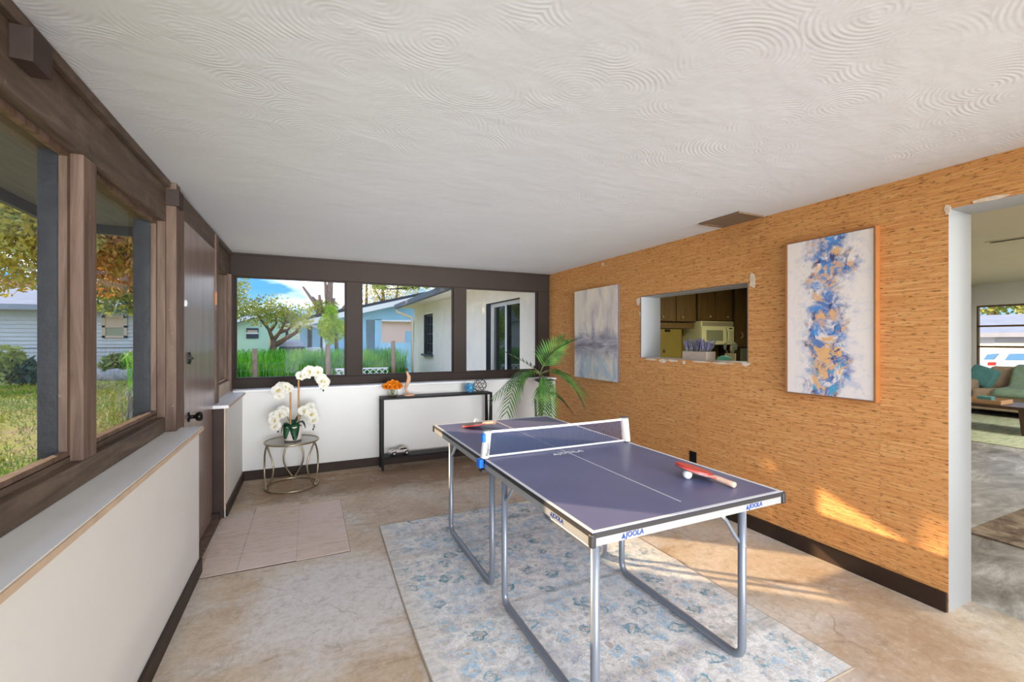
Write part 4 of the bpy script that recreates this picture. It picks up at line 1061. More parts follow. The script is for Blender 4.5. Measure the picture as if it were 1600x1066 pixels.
def wire_orb(name, label, c, r, mat, rings, wr_, n=40):
    o = thing(name, label, 'ornament', (c[0], c[1], c[2] - r))
    for i, (ax, ang) in enumerate(rings):
        q = Matrix.Rotation(R(ang), 3, ax) @ Matrix.Rotation(R(37 * i), 3, 'Z')
        MB().tube([Vector(c) + q @ Vector((r * math.cos(t), r * math.sin(t), 0)) for t in [2 * math.pi * j / n for j in range(n)]], wr_, 6, True).build('ring', mat, o)
    return o
orb = wire_orb('wire_orb', 'black wire orb ornament of crossed hoops on the console table', (1.778, 4.742, CZt + 0.078), 0.0745, M['metal_black'], (('X', 78), ('X', 15), ('Y', 62), ('Y', -50), ('X', -62)), 0.0028)
MB().tube([(1.728 + 0.05 * 0, 4.742, CZt + 0.03), (1.83, 4.742, CZt + 0.12)], 0.002, 5).build('rod', M['metal_black'], orb)
wire_orb('twig_ball', 'small turquoise woven wire ball on the console table', (1.650, 4.735, CZt + 0.056), 0.052, M['blue_wire'], tuple((a, g) for a in 'XY' for g in (0, 26, 52, 78, -26, -52)), 0.0042, 24)

# model vintage car on the lower shelf
mc = thing('model_car', 'silver vintage model car on the lower shelf of the console table', 'model car', (0.873, 4.745, 0.136))
cx, cz = 0.873, 0.136
bodyp = [(-0.10, 0.022), (-0.105, 0.034), (-0.085, 0.044), (-0.03, 0.050), (-0.012, 0.052), (0.002, 0.072), (0.02, 0.078), (0.055, 0.078), (0.078, 0.068), (0.10, 0.052), (0.108, 0.038), (0.106, 0.024)]
MB().prism([(cx + a, cz + b) for a, b in bodyp], 4.715, 4.775, 'y').build('body', M['silver_car'], mc, 0.006)
MB().prism([(cx + a, cz + b) for a, b in ((-0.004, 0.055), (0.008, 0.072), (0.058, 0.073), (0.074, 0.058))], 4.7125, 4.7775, 'y').build('side_windows', M['metal_black'], mc)
for dx in (-0.064, 0.068):
    for y in (4.704, 4.776):
        vs0 = MB().lathe([(0.021, -0.006), (0.023, 0), (0.021, 0.010)], n=16)
        w_ = MB().add([(cx + dx + q[0], y + q[2], cz + 0.0235 + q[1]) for q in vs0.v], vs0.f).build('wheel', M['metal_black'], mc)
        vs0 = MB().lathe([(0.011, -0.008), (0.011, 0.012)], n=12)
        MB().add([(cx + dx + q[0], y + q[2], cz + 0.0235 + q[1]) for q in vs0.v], vs0.f).build('hubcap', M['silver_car'], w_)
    for y in (4.708, 4.782):
        MB().tube(arc((cx + dx, y, cz + 0.023), 0.028, 0, math.pi, 8), 0.006, 6).build('fender', M['silver_car'], mc)
for y in (4.718, 4.772): MB().ball((cx - 0.103, y, cz + 0.048), 0.010, 10).build('headlamp', M['white_trim'], mc)
MB().box(cx - 0.118, cx - 0.110, 4.705, 4.785, cz + 0.018, cz + 0.026).build('bumper', M['steel'], mc, 0.002)

# ---- palm in the back right corner
PX, PY = 2.30, 4.27
palm = thing('potted_palm', 'tall potted palm with arching green fronds in the back right corner', 'plant', (PX, PY, 0))
pt_ = MB().lathe([(0.11, 0.0), (0.12, 0.01), (0.155, 0.28), (0.16, 0.30), (0.148, 0.30), (0.142, 0.27), (0.001, 0.265)], (PX, PY, 0), 28, cap=False).build('pot', M['pot_dark'], palm)
MB().lathe([(0.145, 0.262), (0.001, 0.27)], (PX, PY, 0.002), 20, cap=False).build('soil', M['soil'], pt_)
for k_, (dx, dy, h) in enumerate(((0, 0, 0.98), (0.025, 0.02, 0.86), (-0.02, 0.02, 0.70))):
    MB().tube([(PX + dx * (1 + i / 6), PY + dy, 0.255 + (h - 0.255) * i / 8) for i in range(9)], [0.020 - 0.0012 * i for i in range(9)], 8).build('trunk', M['trunk_fibre'], palm)
def frond(base, ctrl, tip, L=0.17, n=24, mat='palm', hang=0.25, twist=0.0):
    n = int(n * 0.72); L *= 1.08
    b, c, t = Vector(base), Vector(ctrl), Vector(tip); P = lambda u: b * (1 - u) ** 2 + c * 2 * u * (1 - u) + t * u * u
    fr = MB().tube([P(i / 16) for i in range(17)], [0.0055 - 0.004 * i / 16 for i in range(17)], 6).build('frond', M['palm_stem'], palm)
    mb = MB(); r = random.Random(int(base[2] * 1e4) + int(tip[0] * 1e3))
    for i in range(n):
        u = 0.22 + 0.78 * i / (n - 1); p = P(u); tg = (P(min(1, u + 0.02)) - P(u - 0.02)).normalized()
        sd = tg.cross(Vector((math.sin(twist), 0, math.cos(twist)))).normalized(); up = sd.cross(tg).normalized()
        ll = L * (0.55 + 0.6 * math.sin(math.pi * min(1, 0.15 + 0.8 * u))) * r.uniform(0.88, 1.1)
        for s_ in (-1, 1):
            d = (tg * (0.55 + 0.35 * u) + sd * s_ * 0.85 + up * 0.12).normalized()
            w = tg * 0.0125
            m1 = p + d * ll * 0.5 + Vector((0, 0, -hang * ll * 0.14)); e_ = p + d * ll + Vector((0, 0, -hang * ll * 0.6))
            q = up * 0.003
            mb.add([p - w * 0.6, p + w * 0.6, m1 + w, e_, m1 - w, m1 + q], [(0, 1, 2, 5), (5, 2, 3), (5, 3, 4), (0, 5, 4)], 0, True)
    mb.build('leaflets', M[mat], fr)
C0 = (PX, PY, 0.97)
frond(C0, (PX - 0.13, PY - 0.06, 1.12), (PX - 0.56, PY - 0.05, 0.76), 0.17, 26, 'palm', 0.6)
frond(C0, (PX - 0.25, PY + 0.02, 1.16), (PX - 0.46, PY - 0.15, 0.62), 0.19, 26, 'palm', 0.7)
frond((PX, PY, 0.99), (PX - 0.16, PY - 0.02, 1.10), (PX - 0.37, PY + 0.02, 1.20), 0.10, 12, 'palm_dark', 0.0)
frond(C0, (PX + 0.06, PY - 0.05, 1.22), (PX + 0.34, PY - 0.16, 1.34), 0.20, 26, 'palm', 0.15)
frond(C0, (PX + 0.02, PY - 0.10, 1.20), (PX + 0.16, PY - 0.22, 1.34), 0.18, 22, 'palm', 0.2, 0.5)
frond(C0, (PX + 0.22, PY - 0.10, 1.16), (PX + 0.42, PY - 0.20, 0.66), 0.19, 28, 'palm', 0.6)
frond(C0, (PX + 0.16, PY - 0.16, 1.10), (PX + 0.30, PY - 0.38, 0.80), 0.18, 24, 'palm', 0.5)
frond(C0, (PX + 0.02, PY - 0.16, 0.98), (PX + 0.02, PY - 0.22, 0.46), 0.15, 26, 'palm', 0.8)
frond((PX + 0.01, PY, 0.90), (PX - 0.02, PY - 0.14, 0.88), (PX - 0.03, PY - 0.16, 0.44), 0.15, 22, 'palm', 0.8)
frond((PX + 0.02, PY, 0.72), (PX + 0.12, PY - 0.08, 0.86), (PX + 0.28, PY - 0.16, 0.60), 0.12, 18, 'palm_dark', 0.6)
frond((PX, PY, 0.8), (PX + 0.08, PY + 0.1, 1.0), (PX + 0.22, PY + 0.16, 0.80), 0.15, 20, 'palm_dark', 0.5)

# ---- pictures on the grasscloth wall
a1 = thing('abstract_canvas', 'unframed lilac grey and cream abstract canvas between the palm and the hatch', 'painting', (XR, 4.01, 0.918))
MB().box(XR - 0.036, XR - 0.002, 3.619, 4.409, 0.918, 1.912).build('canvas_sides', M['canvas_edge'], a1)
bx('painted_face', M['art_lilac'], XR - 0.038, XR - 0.036, 3.619, 4.409, 0.918, 1.912, a1)
a2 = thing('framed_painting', 'blue gold and white splash painting in a thin wooden frame beside the doorway', 'painting', (XR, 1.625, 1.0))
fy0, fy1, fz0, fz1 = 1.372, 1.880, 1.0, 1.982
mb = MB()
for b in ((fy0, fy0 + 0.008, fz0, fz1), (fy1 - 0.008, fy1, fz0, fz1), (fy0 + 0.008, fy1 - 0.008, fz0, fz0 + 0.008), (fy0 + 0.008, fy1 - 0.008, fz1 - 0.008, fz1)): mb.box(XR - 0.04, XR, *b)
mb.build('frame', M['frame_oak'], a2)
mb = MB()
for b in ((fy0 + 0.008, fy0 + 0.011, fz0 + 0.008, fz1 - 0.008), (fy1 - 0.011, fy1 - 0.008, fz0 + 0.008, fz1 - 0.008), (fy0 + 0.011, fy1 - 0.011, fz0 + 0.008, fz0 + 0.011), (fy0 + 0.011, fy1 - 0.011, fz1 - 0.011, fz1 - 0.008)): mb.box(XR - 0.037, XR, *b)
mb.build('inner_lip', M['frame_dark'], a2)
bx('painted_face', M['art_blue'], XR - 0.034, XR, fy0 + 0.011, fy1 - 0.011, fz0 + 0.011, fz1 - 0.011, a2)

# ---- lavender box on the hatch ledge
lv = thing('lavender_planter', 'whitewashed wooden box of lavender on the ledge of the serving hatch', 'planter', (2.965, 2.70, HZ0))
y0, y1, x0, x1 = 2.585, 2.835, 2.915, 3.02
mb = MB().box(x0, x0 + 0.010, y0, y1, HZ0, HZ0 + 0.072).box(x1 - 0.010, x1, y0, y1, HZ0, HZ0 + 0.072).box(x0 + 0.01, x1 - 0.01, y0, y0 + 0.010, HZ0, HZ0 + 0.072).box(x0 + 0.01, x1 - 0.01, y1 - 0.010, y1, HZ0, HZ0 + 0.072)
mb.box(x0 + 0.01, x1 - 0.01, y0 + 0.01, y1 - 0.01, HZ0, HZ0 + 0.008); bxo = mb.build('box', M['crate'], lv)
bx('filling', M['soil'], x0 + 0.01, x1 - 0.01, y0 + 0.01, y1 - 0.01, HZ0 + 0.008, HZ0 + 0.062, bxo)
r = random.Random(11); stems = MB(); 
for i in range(120):
    p = Vector((r.uniform(x0 + 0.02, x1 - 0.02), r.uniform(y0 + 0.02, y1 - 0.02), HZ0 + 0.058)); L = r.uniform(0.075, 0.135)
    d = Vector((r.uniform(-.25, .25), (p.y - 2.71) * 3.4 + r.uniform(-.2, .2), 1)).normalized(); q = p + d * L
    if i % 2 == 0:
        s_ = MB().tube([p, p + d * L * 0.55], 0.0022, 5).build('lavender_sprig', M['sage'], lv)
        hd = MB()
        for k_ in range(5): hd.ball(p + d * L * (0.40 + 0.13 * k_), 0.0088 - 0.0011 * k_, 6, 0, (1, 1, 1.3))
        hd.build('flower_spike', M['lavender'], s_)
    else:
        w = Vector((0, 1, 0)).cross(d).normalized() * 0.0045
        w2 = d.cross(w).normalized() * 0.0045
        MB().add([p - w2, p + w2, p + d * L * 0.6 + w2 * 0.9, q, p + d * L * 0.6 - w2 * 0.9], [(0, 1, 2, 3, 4)]).build('sage_leaf', M['sage'], lv)

# ================================================================== KITCHEN SEEN THROUGH THE HATCH
KF = 5.385                                                     # front plane of the wall cabinets
def kx(px): return at_y(px, 500, KF).x
edges = [(1030.0, 1056.2), (1057.6, 1088.8)]
def cabinet(label, x0, x1, z0, z1, doors, knob_side, yf=KF):
    c = thing('wall_cabinet', label, 'cabinet', ((x0 + x1) / 2, 5.55, z0), 'dark oak kitchen cabinets')
    bx('body', M['cab_gap'], x0, x1, yf + 0.02, 5.72, z0, z1, c)
    n = len(doors)
    for (a, b), ks in zip(doors, knob_side):
        d = bx('door', M['cab'], a, b, yf, yf + 0.02, z0 + 0.012, z1 - 0.012, c, 0.004)
        kx_ = b - 0.13 if ks > 0 else a + 0.10
        MB().tube([(kx_, yf, z0 + 0.075), (kx_, yf - 0.02, z0 + 0.075)], [0.006, 0.006], 8).ball((kx_, yf - 0.026, z0 + 0.075), 0.016, 10).build('knob', M['knob_pale'], d)
    return c
x0, x1, x2 = kx(1026), kx(1056.8), kx(1089.5)
cabinet('left dark oak wall cabinet of two doors above the olive panel in the kitchen', x0, x2 - 0.01, 1.64, 2.28, [(x0 + 0.01, x1 - 0.01), (x1 + 0.01, x2 - 0.03)], (-1, -1))
x3, x4, x5 = kx(1090.4), kx(1117.6), kx(1144.8)
cabinet('dark oak wall cabinet of two doors above the ivory microwave', x3, x5, 1.665, 2.28, [(x3 + 0.01, x4 - 0.012), (x4 + 0.012, x5 - 0.02)], (1, 1))
tc_ = thing('tall_cabinet', 'tall dark oak kitchen cabinet right of the ivory microwave', 'cabinet', (7.1, 5.5, 0.9), 'dark oak kitchen cabinets')
xa, xb = kx(1149), kx(1172)
bx('body', M['cab_gap'], xa - 0.05, xb, KF + 0.02, 5.715, 0.945, 2.28, tc_)
d = bx('door', M['cab'], xa, xb - 0.02, KF - 0.02, KF + 0.02, 1.22, 2.27, tc_, 0.004)
MB().tube(arc((at_y(1156, 517, KF).x, KF - 0.02, 1.43), 0.05, R(-90), R(90), 8), 0.007, 6).build('handle', M['knob_pale'], d)
bx('lower_door', M['olive_grey'], at_y(1158, 545, KF).x, xb - 0.02, KF - 0.02, KF + 0.02, 0.95, 1.20, tc_, 0.004)
sbx('trim_%d' % tn, M['cab'], x0 - 0.3, x2 - 0.05, 5.40, 5.72, 1.535, 1.625); tn += 1
kp = thing('olive_appliance', 'olive kitchen appliance under the left wall cabinet', 'appliance', (5.2, 5.6, 0.95))
bx('panel', M['olive'], kx(1020), kx(1066), 5.40, 5.70, 0.95, 1.52, kp)
bx('side_edge', M['cab_gap'], kx(1066), kx(1066) + 0.012, 5.40, 5.70, 0.95, 1.52, kp)
mb = MB()
for k_ in range(3): mb.ball((kx(1041) + k_ * 0.035, 5.395, 1.495), 0.022, 8)
mb.build('control_knobs', M['metal_black'], kp)
bx('switch_plate', M['cab_gap'], kx(1037), kx(1040), 5.396, 5.40, 1.14, 1.19, kp)
# over-range microwave
mx0, mx1, my = at_y(1097, 520, 5.30).x, at_y(1147, 520, 5.30).x, 5.30
mw = thing('microwave', 'ivory over-range microwave oven mounted under the kitchen cabinets', 'microwave', ((mx0 + mx1) / 2, 5.5, 1.262))
bx('body', M['mw'], mx0, mx1, my + 0.02, 5.715, 1.262, 1.66, mw, 0.006)
mdo = bx('door', M['mw'], mx0, mx1 - 0.165, my, my + 0.02, 1.27, 1.575, mw, 0.008)
bx('window', M['mw_glass'], mx0 + 0.10, mx1 - 0.27, my - 0.003, my, 1.33, 1.51, mdo)
MB().tube([(mx1 - 0.20, my, 1.545), (mx1 - 0.195, my - 0.045, 1.50), (mx1 - 0.195, my - 0.05, 1.42), (mx1 - 0.195, my - 0.045, 1.34), (mx1 - 0.20, my, 1.295)], 0.013, 8).build('handle', M['mw'], mdo)
cp = bx('control_panel', M['mw'], mx1 - 0.16, mx1, my, my + 0.02, 1.27, 1.575, mw, 0.006)
bx('display', M['metal_black'], mx1 - 0.115, mx1 - 0.045, my - 0.002, my, 1.53, 1.55, cp)
for i in range(6):
    for j in range(3): bx('button', M['mw_glass'], mx1 - 0.13 + j * 0.04, mx1 - 0.105 + j * 0.04, my - 0.002, my, 1.295 + i * 0.036, 1.312 + i * 0.036, cp)
bx('vent_grille', M['knob_pale'], mx0 + 0.02, mx1 - 0.01, my + 0.004, my + 0.02, 1.585, 1.65, mw, 0.002)
cnt = thing('kitchen_counter', 'dark kitchen worktop along the far wall behind the hatch', 'counter', (5.4, 5.4, 0))
bx('worktop', M['counter'], 3.3, 7.55, 5.05, 5.715, 0.90, 0.94, cnt, 0.004)
bx('base_units', M['cab'], 3.3, 7.55, 5.10, 5.715, 0.0, 0.90, cnt)
bsp = sbx('wall_backsplash', M['olive'], kx(1088), 7.58, 5.70, 5.718, 0.94, 1.60)
# things standing just behind the hatch ledge on a near counter
nc = thing('hatch_counter', 'low counter on the kitchen side of the serving hatch', 'counter', (3.35, 2.6, 0))
bx('worktop', M['counter'], XK + 0.003, 3.62, 2.34, 3.6, 1.09, 1.13, nc)
bx('base_units', M['cab_gap'], XK + 0.003, 3.58, 2.34, 3.58, 0.0, 1.09, nc)
ds = MB().lathe([(0.03, 0.0), (0.05, 0.01), (0.058, 0.045), (0.052, 0.07), (0.02, 0.083), (0.001, 0.085)], (3.25, 2.69, 1.13), 20).build('mint_dish', M['mint']); tag(ds, 'mint green lidded dish behind the lavender box', 'dish')
cr = thing('utensil_crock', 'crock of kitchen utensils behind the hatch beside the lavender box', 'crock', (3.36, 2.72, 1.13))
MB().lathe([(0.042, 0), (0.045, 0.01), (0.045, 0.10), (0.040, 0.10), (0.038, 0.015), (0.001, 0.012)], (3.36, 2.72, 1.13), 18, cap=False).build('crock', M['utensil'], cr)
for k_, (dx, dy, h, w) in enumerate(((0.01, -0.035, 0.20, 0.022), (-0.01, 0.05, 0.19, 0.018), (0.02, 0.02, 0.17, 0.016), (0.0, -0.06, 0.19, 0.024))):
    p = Vector((3.36, 2.72, 1.15)); q = Vector((3.36 + dx * 2, 2.72 + dy, 1.13 + h))
    MB().tube([p, p.lerp(q, 0.65)], 0.004, 6).ball(p.lerp(q, 0.82), 0.02, 8, 0, (0.3, w / 0.02, 1.7)).build('utensil', M['utensil'] if k_ % 2 == 0 else M['mw_glass'], cr)

# ================================================================== LIVING ROOM SEEN THROUGH THE DOORWAY
lw = thing('picture_window', 'living room picture window with horizontal bars above the taupe sofa', 'window', (12.12, 2.3, 0.75))
mb = MB()
for z in (0.75, 1.195, 1.60, 1.99): mb.box(12.10, 12.16, 0.6, 4.13, z, z + 0.035)
for y in (0.6, 4.10): mb.box(12.10, 12.16, y, y + 0.03, 0.785, 1.99)
mb.build('frame', M['cab'], lw); bx('pane', M['glass'], 12.125, 12.129, 0.63, 4.10, 0.785, 1.99, lw)
sofa = thing('sofa', 'taupe sofa with cushions below the living room window', 'sofa', (11.45, 2.4, 0))
bx('base', M['sofa'], 10.95, 11.95, 0.3, 4.05, 0.10, 0.28, sofa, 0.03)
for k_ in range(3): bx('seat_cushion', M['sofa'], 10.93, 11.60, 0.56 + k_ * 1.085, 1.635 + k_ * 1.085, 0.28, 0.47, sofa, 0.05)
for k_ in range(3): MB().box(-0.11, 0.11, 0.57 + k_ * 1.085, 1.625 + k_ * 1.085, 0, 0.42, 0, Matrix.Translation((11.62, 0, 0.44)) @ Matrix.Rotation(R(12), 4, 'Y')).build('back_cushion', M['sofa'], sofa, 0.07)
bx('backrest', M['sofa'], 11.72, 11.98, 0.3, 4.05, 0.28, 0.80, sofa, 0.06)
for y in (0.3, 3.82): bx('arm', M['sofa'], 10.95, 11.9, y, y + 0.23, 0.28, 0.62, sofa, 0.06)
for x in (11.0, 11.85):
    for y in (0.4, 3.95): bx('leg', M['walnut'], x, x + 0.06, y - 0.03, y + 0.03, 0, 0.10, sofa)
tp = at_x(1533, 597, 11.35)
MB().box(-0.06, 0.06, -0.20, 0.20, -0.19, 0.19, 0, Matrix.Translation((11.36, 3.80, 0.665)) @ Matrix.Rotation(R(14), 4, 'Y') @ Matrix.Rotation(R(20), 4, 'X')).build('throw_pillow', M['teal'], None, 0.06)
tag(bpy.data.objects['throw_pillow'], 'teal throw pillow on the taupe sofa', 'pillow')
vs = []; n1_, n2_ = 22, 14                                       # sage throw hanging over the back and seat
prof = [(11.82, 0.55), (11.80, 0.825), (11.66, 0.885), (11.52, 0.84), (11.47, 0.70), (11.42, 0.55), (11.38, 0.50), (11.20, 0.487), (11.05, 0.485), (10.93, 0.478), (10.895, 0.42), (10.89, 0.36)]
for i, (x, z) in enumerate(prof):
    for j in range(n2_):
        y = 2.93 + (0.48 + 0.02 * i) * j / (n2_ - 1) - 0.01 * i; w = 0.018 * math.sin(j * 1.9 + i * 0.3)
        vs.append((x - 0.012 - abs(w) * 0.7, y, z + abs(w) * 0.6))
tb = MB().add(vs, [(i * n2_ + j, i * n2_ + j + 1, (i + 1) * n2_ + j + 1, (i + 1) * n2_ + j) for i in range(len(prof) - 1) for j in range(n2_ - 1)], 0, True).build('throw_blanket', M['throw'])
so = tb.modifiers.new('thick', 'SOLIDIFY'); so.thickness = 0.012; so.offset = 1
tag(tb, 'sage green throw blanket draped over the taupe sofa', 'blanket')
ct = thing('coffee_table', 'dark walnut coffee table in front of the taupe sofa', 'table', (9.35, 2.95, 0))
bx('table_top', M['walnut'], 9.0, 9.75, 2.35, 3.75, 0.36, 0.405, ct, 0.005)
for x in (9.03, 9.66):
    for y in (2.56, 3.64): MB().add([(x, y, 0.36), (x + 0.07, y, 0.36), (x + 0.07, y + 0.10, 0.36), (x, y + 0.10, 0.36), (x + 0.01, y + 0.02, 0.012), (x + 0.06, y + 0.02, 0.012), (x + 0.06, y + 0.07, 0.012), (x + 0.01, y + 0.07, 0.012)], [(0, 1, 2, 3), (7, 6, 5, 4), (0, 4, 5, 1), (1, 5, 6, 2), (2, 6, 7, 3), (3, 7, 4, 0)]).build('leg', M['walnut'], ct)
ty = thing('serving_tray', 'pale wooden tray on the walnut coffee table', 'tray', (9.3, 3.15, 0.405))
MB().box(9.1, 9.5, 2.85, 3.5, 0.405, 0.415).box(9.1, 9.115, 2.85, 3.5, 0.415, 0.46).box(9.485, 9.5, 2.85, 3.5, 0.415, 0.46).box(9.115, 9.485, 2.85, 2.865, 0.415, 0.46).box(9.115, 9.485, 3.485, 3.5, 0.415, 0.46).build('tray_body', M['tray'], ty)
pl = thing('small_plant', 'small green potted plant on the wooden tray', 'plant', (9.25, 3.30, 0.415))
MB().lathe([(0.035, 0), (0.05, 0.07), (0.044, 0.07), (0.001, 0.06)], (9.25, 3.30, 0.415), 14, cap=False).build('pot', M['white_trim'], pl)
mb = MB(); r = random.Random(2)
for i in range(40):
    d = Vector((r.uniform(-1, 1), r.uniform(-1, 1), r.uniform(0.3, 1.3))).normalized(); w = d.orthogonal().normalized() * 0.014; p = Vector((9.25, 3.30, 0.475))
    mb.add([p, p + d * 0.06 + w, p + d * 0.11, p + d * 0.06 - w], [(0, 1, 2, 3)])
mb.build('leaves', M['palm'], pl)
tag(MB().box(9.2, 9.34, 2.98, 3.14, 0.415, 0.50).build('teal_box', M['teal'], None, 0.01), 'small teal box on the wooden tray', 'box')
tag(MB().box(8.0, 10.88, 0.6, 4.1, 0, 0.010).build('green_rug', M['rug_green'], None, 0.003), 'faded green rug under the coffee table in the living room', 'rug')
tag(MB().box(4.18, 6.05, -0.7, 1.49, 0, 0.012).build('brown_rug', M['rug_brown'], None, 0.003), 'dark brown patterned rug just beyond the doorway', 'rug')
cvt = thing('ceiling_diffuser', 'dark linear slot diffuser in the living room ceiling', 'vent', (6.9, 1.4, LZ))
bx('slot', M['slot'], 6.86, 6.96, 0.4, 2.25, LZ - 0.004, LZ - 0.001, cvt)
bx('rim', M['living_ceiling'], 6.84, 6.86, 0.38, 2.27, LZ - 0.008, LZ - 0.001, cvt); bx('rim', M['living_ceiling'], 6.96, 6.98, 0.38, 2.27, LZ - 0.008, LZ - 0.001, cvt)
sbx('baseboard_living', M['baseboard'], 12.08, 12.1, -3.0, 4.2, 0, 0.09)

# ================================================================== OUTDOORS
GZ = -0.10
struct(MB().box(-45, 60, -12, 70, GZ - 0.2, GZ).build('lawn', M['lawn']))
# cut the lawn mesh away under the house so floors are not doubled: floors sit above GZ
sbx('bounce_slab', M['bounce_slab'], -1.6, XR, 5.2, 9.4, GZ, GZ + 0.03)  # unseen pale ground slab added to bounce daylight up to the ceiling
sbx('driveway', M['living_concrete'], 13.0, 40, -12, 20, GZ, GZ + 0.02)

def leaves(pts_fn, n, size, mat, name, parent, seed, flat=0.0):
    g = np.random.default_rng(seed); c = pts_fn(g, n)
    a = g.normal(size=(n, 3)); a[:, 2] *= (1 - flat); a /= np.linalg.norm(a, axis=1)[:, None]
    b = g.normal(size=(n, 3)); b -= a * (a * b).sum(1)[:, None]; b /= np.linalg.norm(b, axis=1)[:, None]
    s_ = size * g.uniform(0.6, 1.3, (n, 1)); V = np.concatenate([c - a * s_, c + b * s_ * 0.45, c + a * s_, c - b * s_ * 0.45], 1).reshape(-1, 3)
    me = bpy.data.meshes.new(name); me.from_pydata(V.tolist(), [], np.arange(4 * n).reshape(-1, 4).tolist()); me.materials.append(mat)
    o = bpy.data.objects.new(name, me); COL.objects.link(o)
    if parent is not None: attach(o, parent)
    return o
def blobs(centres):
    """random points in a set of ellipsoids (cx,cy,cz,rx,ry,rz), denser towards the skin"""
    C = np.array(centres, float)
    def fn(g, n):
        w = C[:, 3] * C[:, 4] * C[:, 5]; i = g.choice(len(C), n, p=w / w.sum())
        d = g.normal(size=(n, 3)); d /= np.linalg.norm(d, axis=1)[:, None]
        return C[i, :3] + d * C[i, 3:] * (g.uniform(0, 1, (n, 1)) ** 0.45)
    return fn
def tree(name, label, base, trunk, branches, crown, n, size, mat, seed, bark='bark', group=None):
    t = thing(name, label, 'tree', base, group)
    mb = MB().tube(trunk[0], trunk[1], 8)
    for pth, rr in branches: mb.tube(pth, rr, 6)
    mb.build('trunk', M[bark], t)
    if crown: leaves(blobs(crown), n, size, M[mat], 'foliage', t, seed)
    return t
def pq(p, q): return (0.669 * p - 0.743 * q, 0.743 * p + 0.669 * q)
# two trees standing between the sun and the back windows
x, y = pq(4.05, 8.0)
tree('yellow_tree', 'tree with yellow green leaves near the first side window', (x, y, GZ), ([(x, y, GZ), (x + 0.05, y, 1.2), (x, y + 0.1, 2.6), (x - 0.1, y, 4.0)], [0.11, 0.09, 0.08, 0.04]),
     [([(x, y, 2.2), (x - 0.5, y + 0.3, 3.0), (x - 0.9, y + 0.4, 3.8)], [0.05, 0.035, 0.015]), ([(x, y, 2.5), (x + 0.4, y + 0.3, 3.4), (x + 0.5, y + 0.4, 4.2)], [0.05, 0.03, 0.012])],
     [(pq(4.05, 8.3)[0], pq(4.05, 8.3)[1], 3.35, 0.72, 0.72, 1.3), (pq(4.1, 9.4)[0], pq(4.1, 9.4)[1], 3.5, 0.75, 0.75, 1.5), (pq(3.98, 10.4)[0], pq(3.98, 10.4)[1], 3.7, 0.65, 0.65, 1.6), (pq(4.7, 9.0)[0], pq(4.7, 9.0)[1], 4.2, 0.6, 0.6, 1.5), (pq(2.66, 9.2)[0], pq(2.66, 9.2)[1], 3.98, 0.34, 0.5, 0.5)], 26000, 0.05, 'fol_yellow', 1, group='garden trees')  # last crown clump is out of view, added to trim the sun patch
x, y = pq(5.35, 7.9)
tree('rust_tree', 'tree with rust orange leaves near the second side window', (x, y, GZ), ([(x, y, GZ), (x, y + 0.05, 1.5), (x - 0.05, y, 2.8), (x, y, 4.2)], [0.10, 0.085, 0.07, 0.03]),
     [([(x, y, 2.2), (x - 0.6, y + 0.1, 2.9), (x - 1.1, y + 0.1, 3.4)], [0.05, 0.03, 0.012]), ([(x, y, 2.6), (x + 0.3, y + 0.4, 3.5), (x + 0.4, y + 0.5, 4.3)], [0.045, 0.03, 0.012])],
     [(pq(5.3, 8.3)[0], pq(5.3, 8.3)[1], 3.4, 0.9, 0.9, 1.3), (pq(5.4, 9.4)[0], pq(5.4, 9.4)[1], 3.5, 0.85, 0.85, 1.4), (pq(6.0, 8.8)[0], pq(6.0, 8.8)[1], 4.0, 0.7, 0.7, 1.4)], 20000, 0.05, 'fol_rust', 2, group='garden trees')

for i, (yy, lab) in enumerate(((12.8, 'nearest'), (15.7, 'middle'), (18.6, 'farthest'))):  # row of trees added to keep direct sun off the stucco wing
    xx = -3.9; by = yy + 0.9; bxx = -3.6
    tree('added_shade_tree', '%s of the three green trees added in a row beyond the side door to shade the stucco wing' % lab, (bxx, by, GZ), ([(bxx, by, GZ), (bxx, by, 1.6), (xx, yy + 0.2, 3.4)], [0.15, 0.12, 0.05]),
         [([(bxx, by, 1.6), (xx + 0.5, by + 0.3, 3.0)], [0.06, 0.02]), ([(bxx, by, 1.6), (xx - 0.5, yy, 3.2)], [0.06, 0.02])],
         [(xx, yy, 3.6, 1.3, 1.75, 1.7)], 9000, 0.10, 'fol_olive', 80 + i, group='added shade trees in a row')
# pale sided neighbour building on the left
SYD = 22.0
nb = thing('sided_house', 'pale lap-sided neighbour house with a low grey roof beyond the lawn', 'building', (-12, 24, GZ))
sl, sr_ = -19.0, -5.6
zt_ = 2.5
bx('wall', M['siding'], sl, sr_, SYD + 0.05, SYD + 6, GZ, zt_, nb)
nbd = 17
for i in range(nbd):
    z0 = GZ + 0.1 + i * (zt_ - GZ - 0.1) / nbd; z1 = z0 + (zt_ - GZ - 0.1) / nbd
    MB().prism([(SYD + 0.05, z0), (SYD + 0.0, z0), (SYD + 0.035, z1), (SYD + 0.05, z1)], sl, sr_, 'x').build('siding_board', M['siding'], nb)
mb = MB().prism([(SYD - 0.45, 2.46), (SYD - 0.45, 2.62), (SYD + 3.2, 3.55), (SYD + 6.5, 2.62), (SYD + 6.5, 2.46)], sl - 0.4, sr_ + 0.4, 'x'); mb.build('roof', M['grey_roof'], nb)
bx('fascia_board', M['grey_roof'], sl - 0.4, sr_ + 0.4, SYD - 0.49, SYD - 0.45, 2.42, 2.62, nb)
wx0, wx1 = at_y(160, 500, SYD).x, at_y(199, 500, SYD).x
wz0, wz1 = at_y(180, 528, SYD).z, at_y(180, 493, SYD).z
mb = MB()
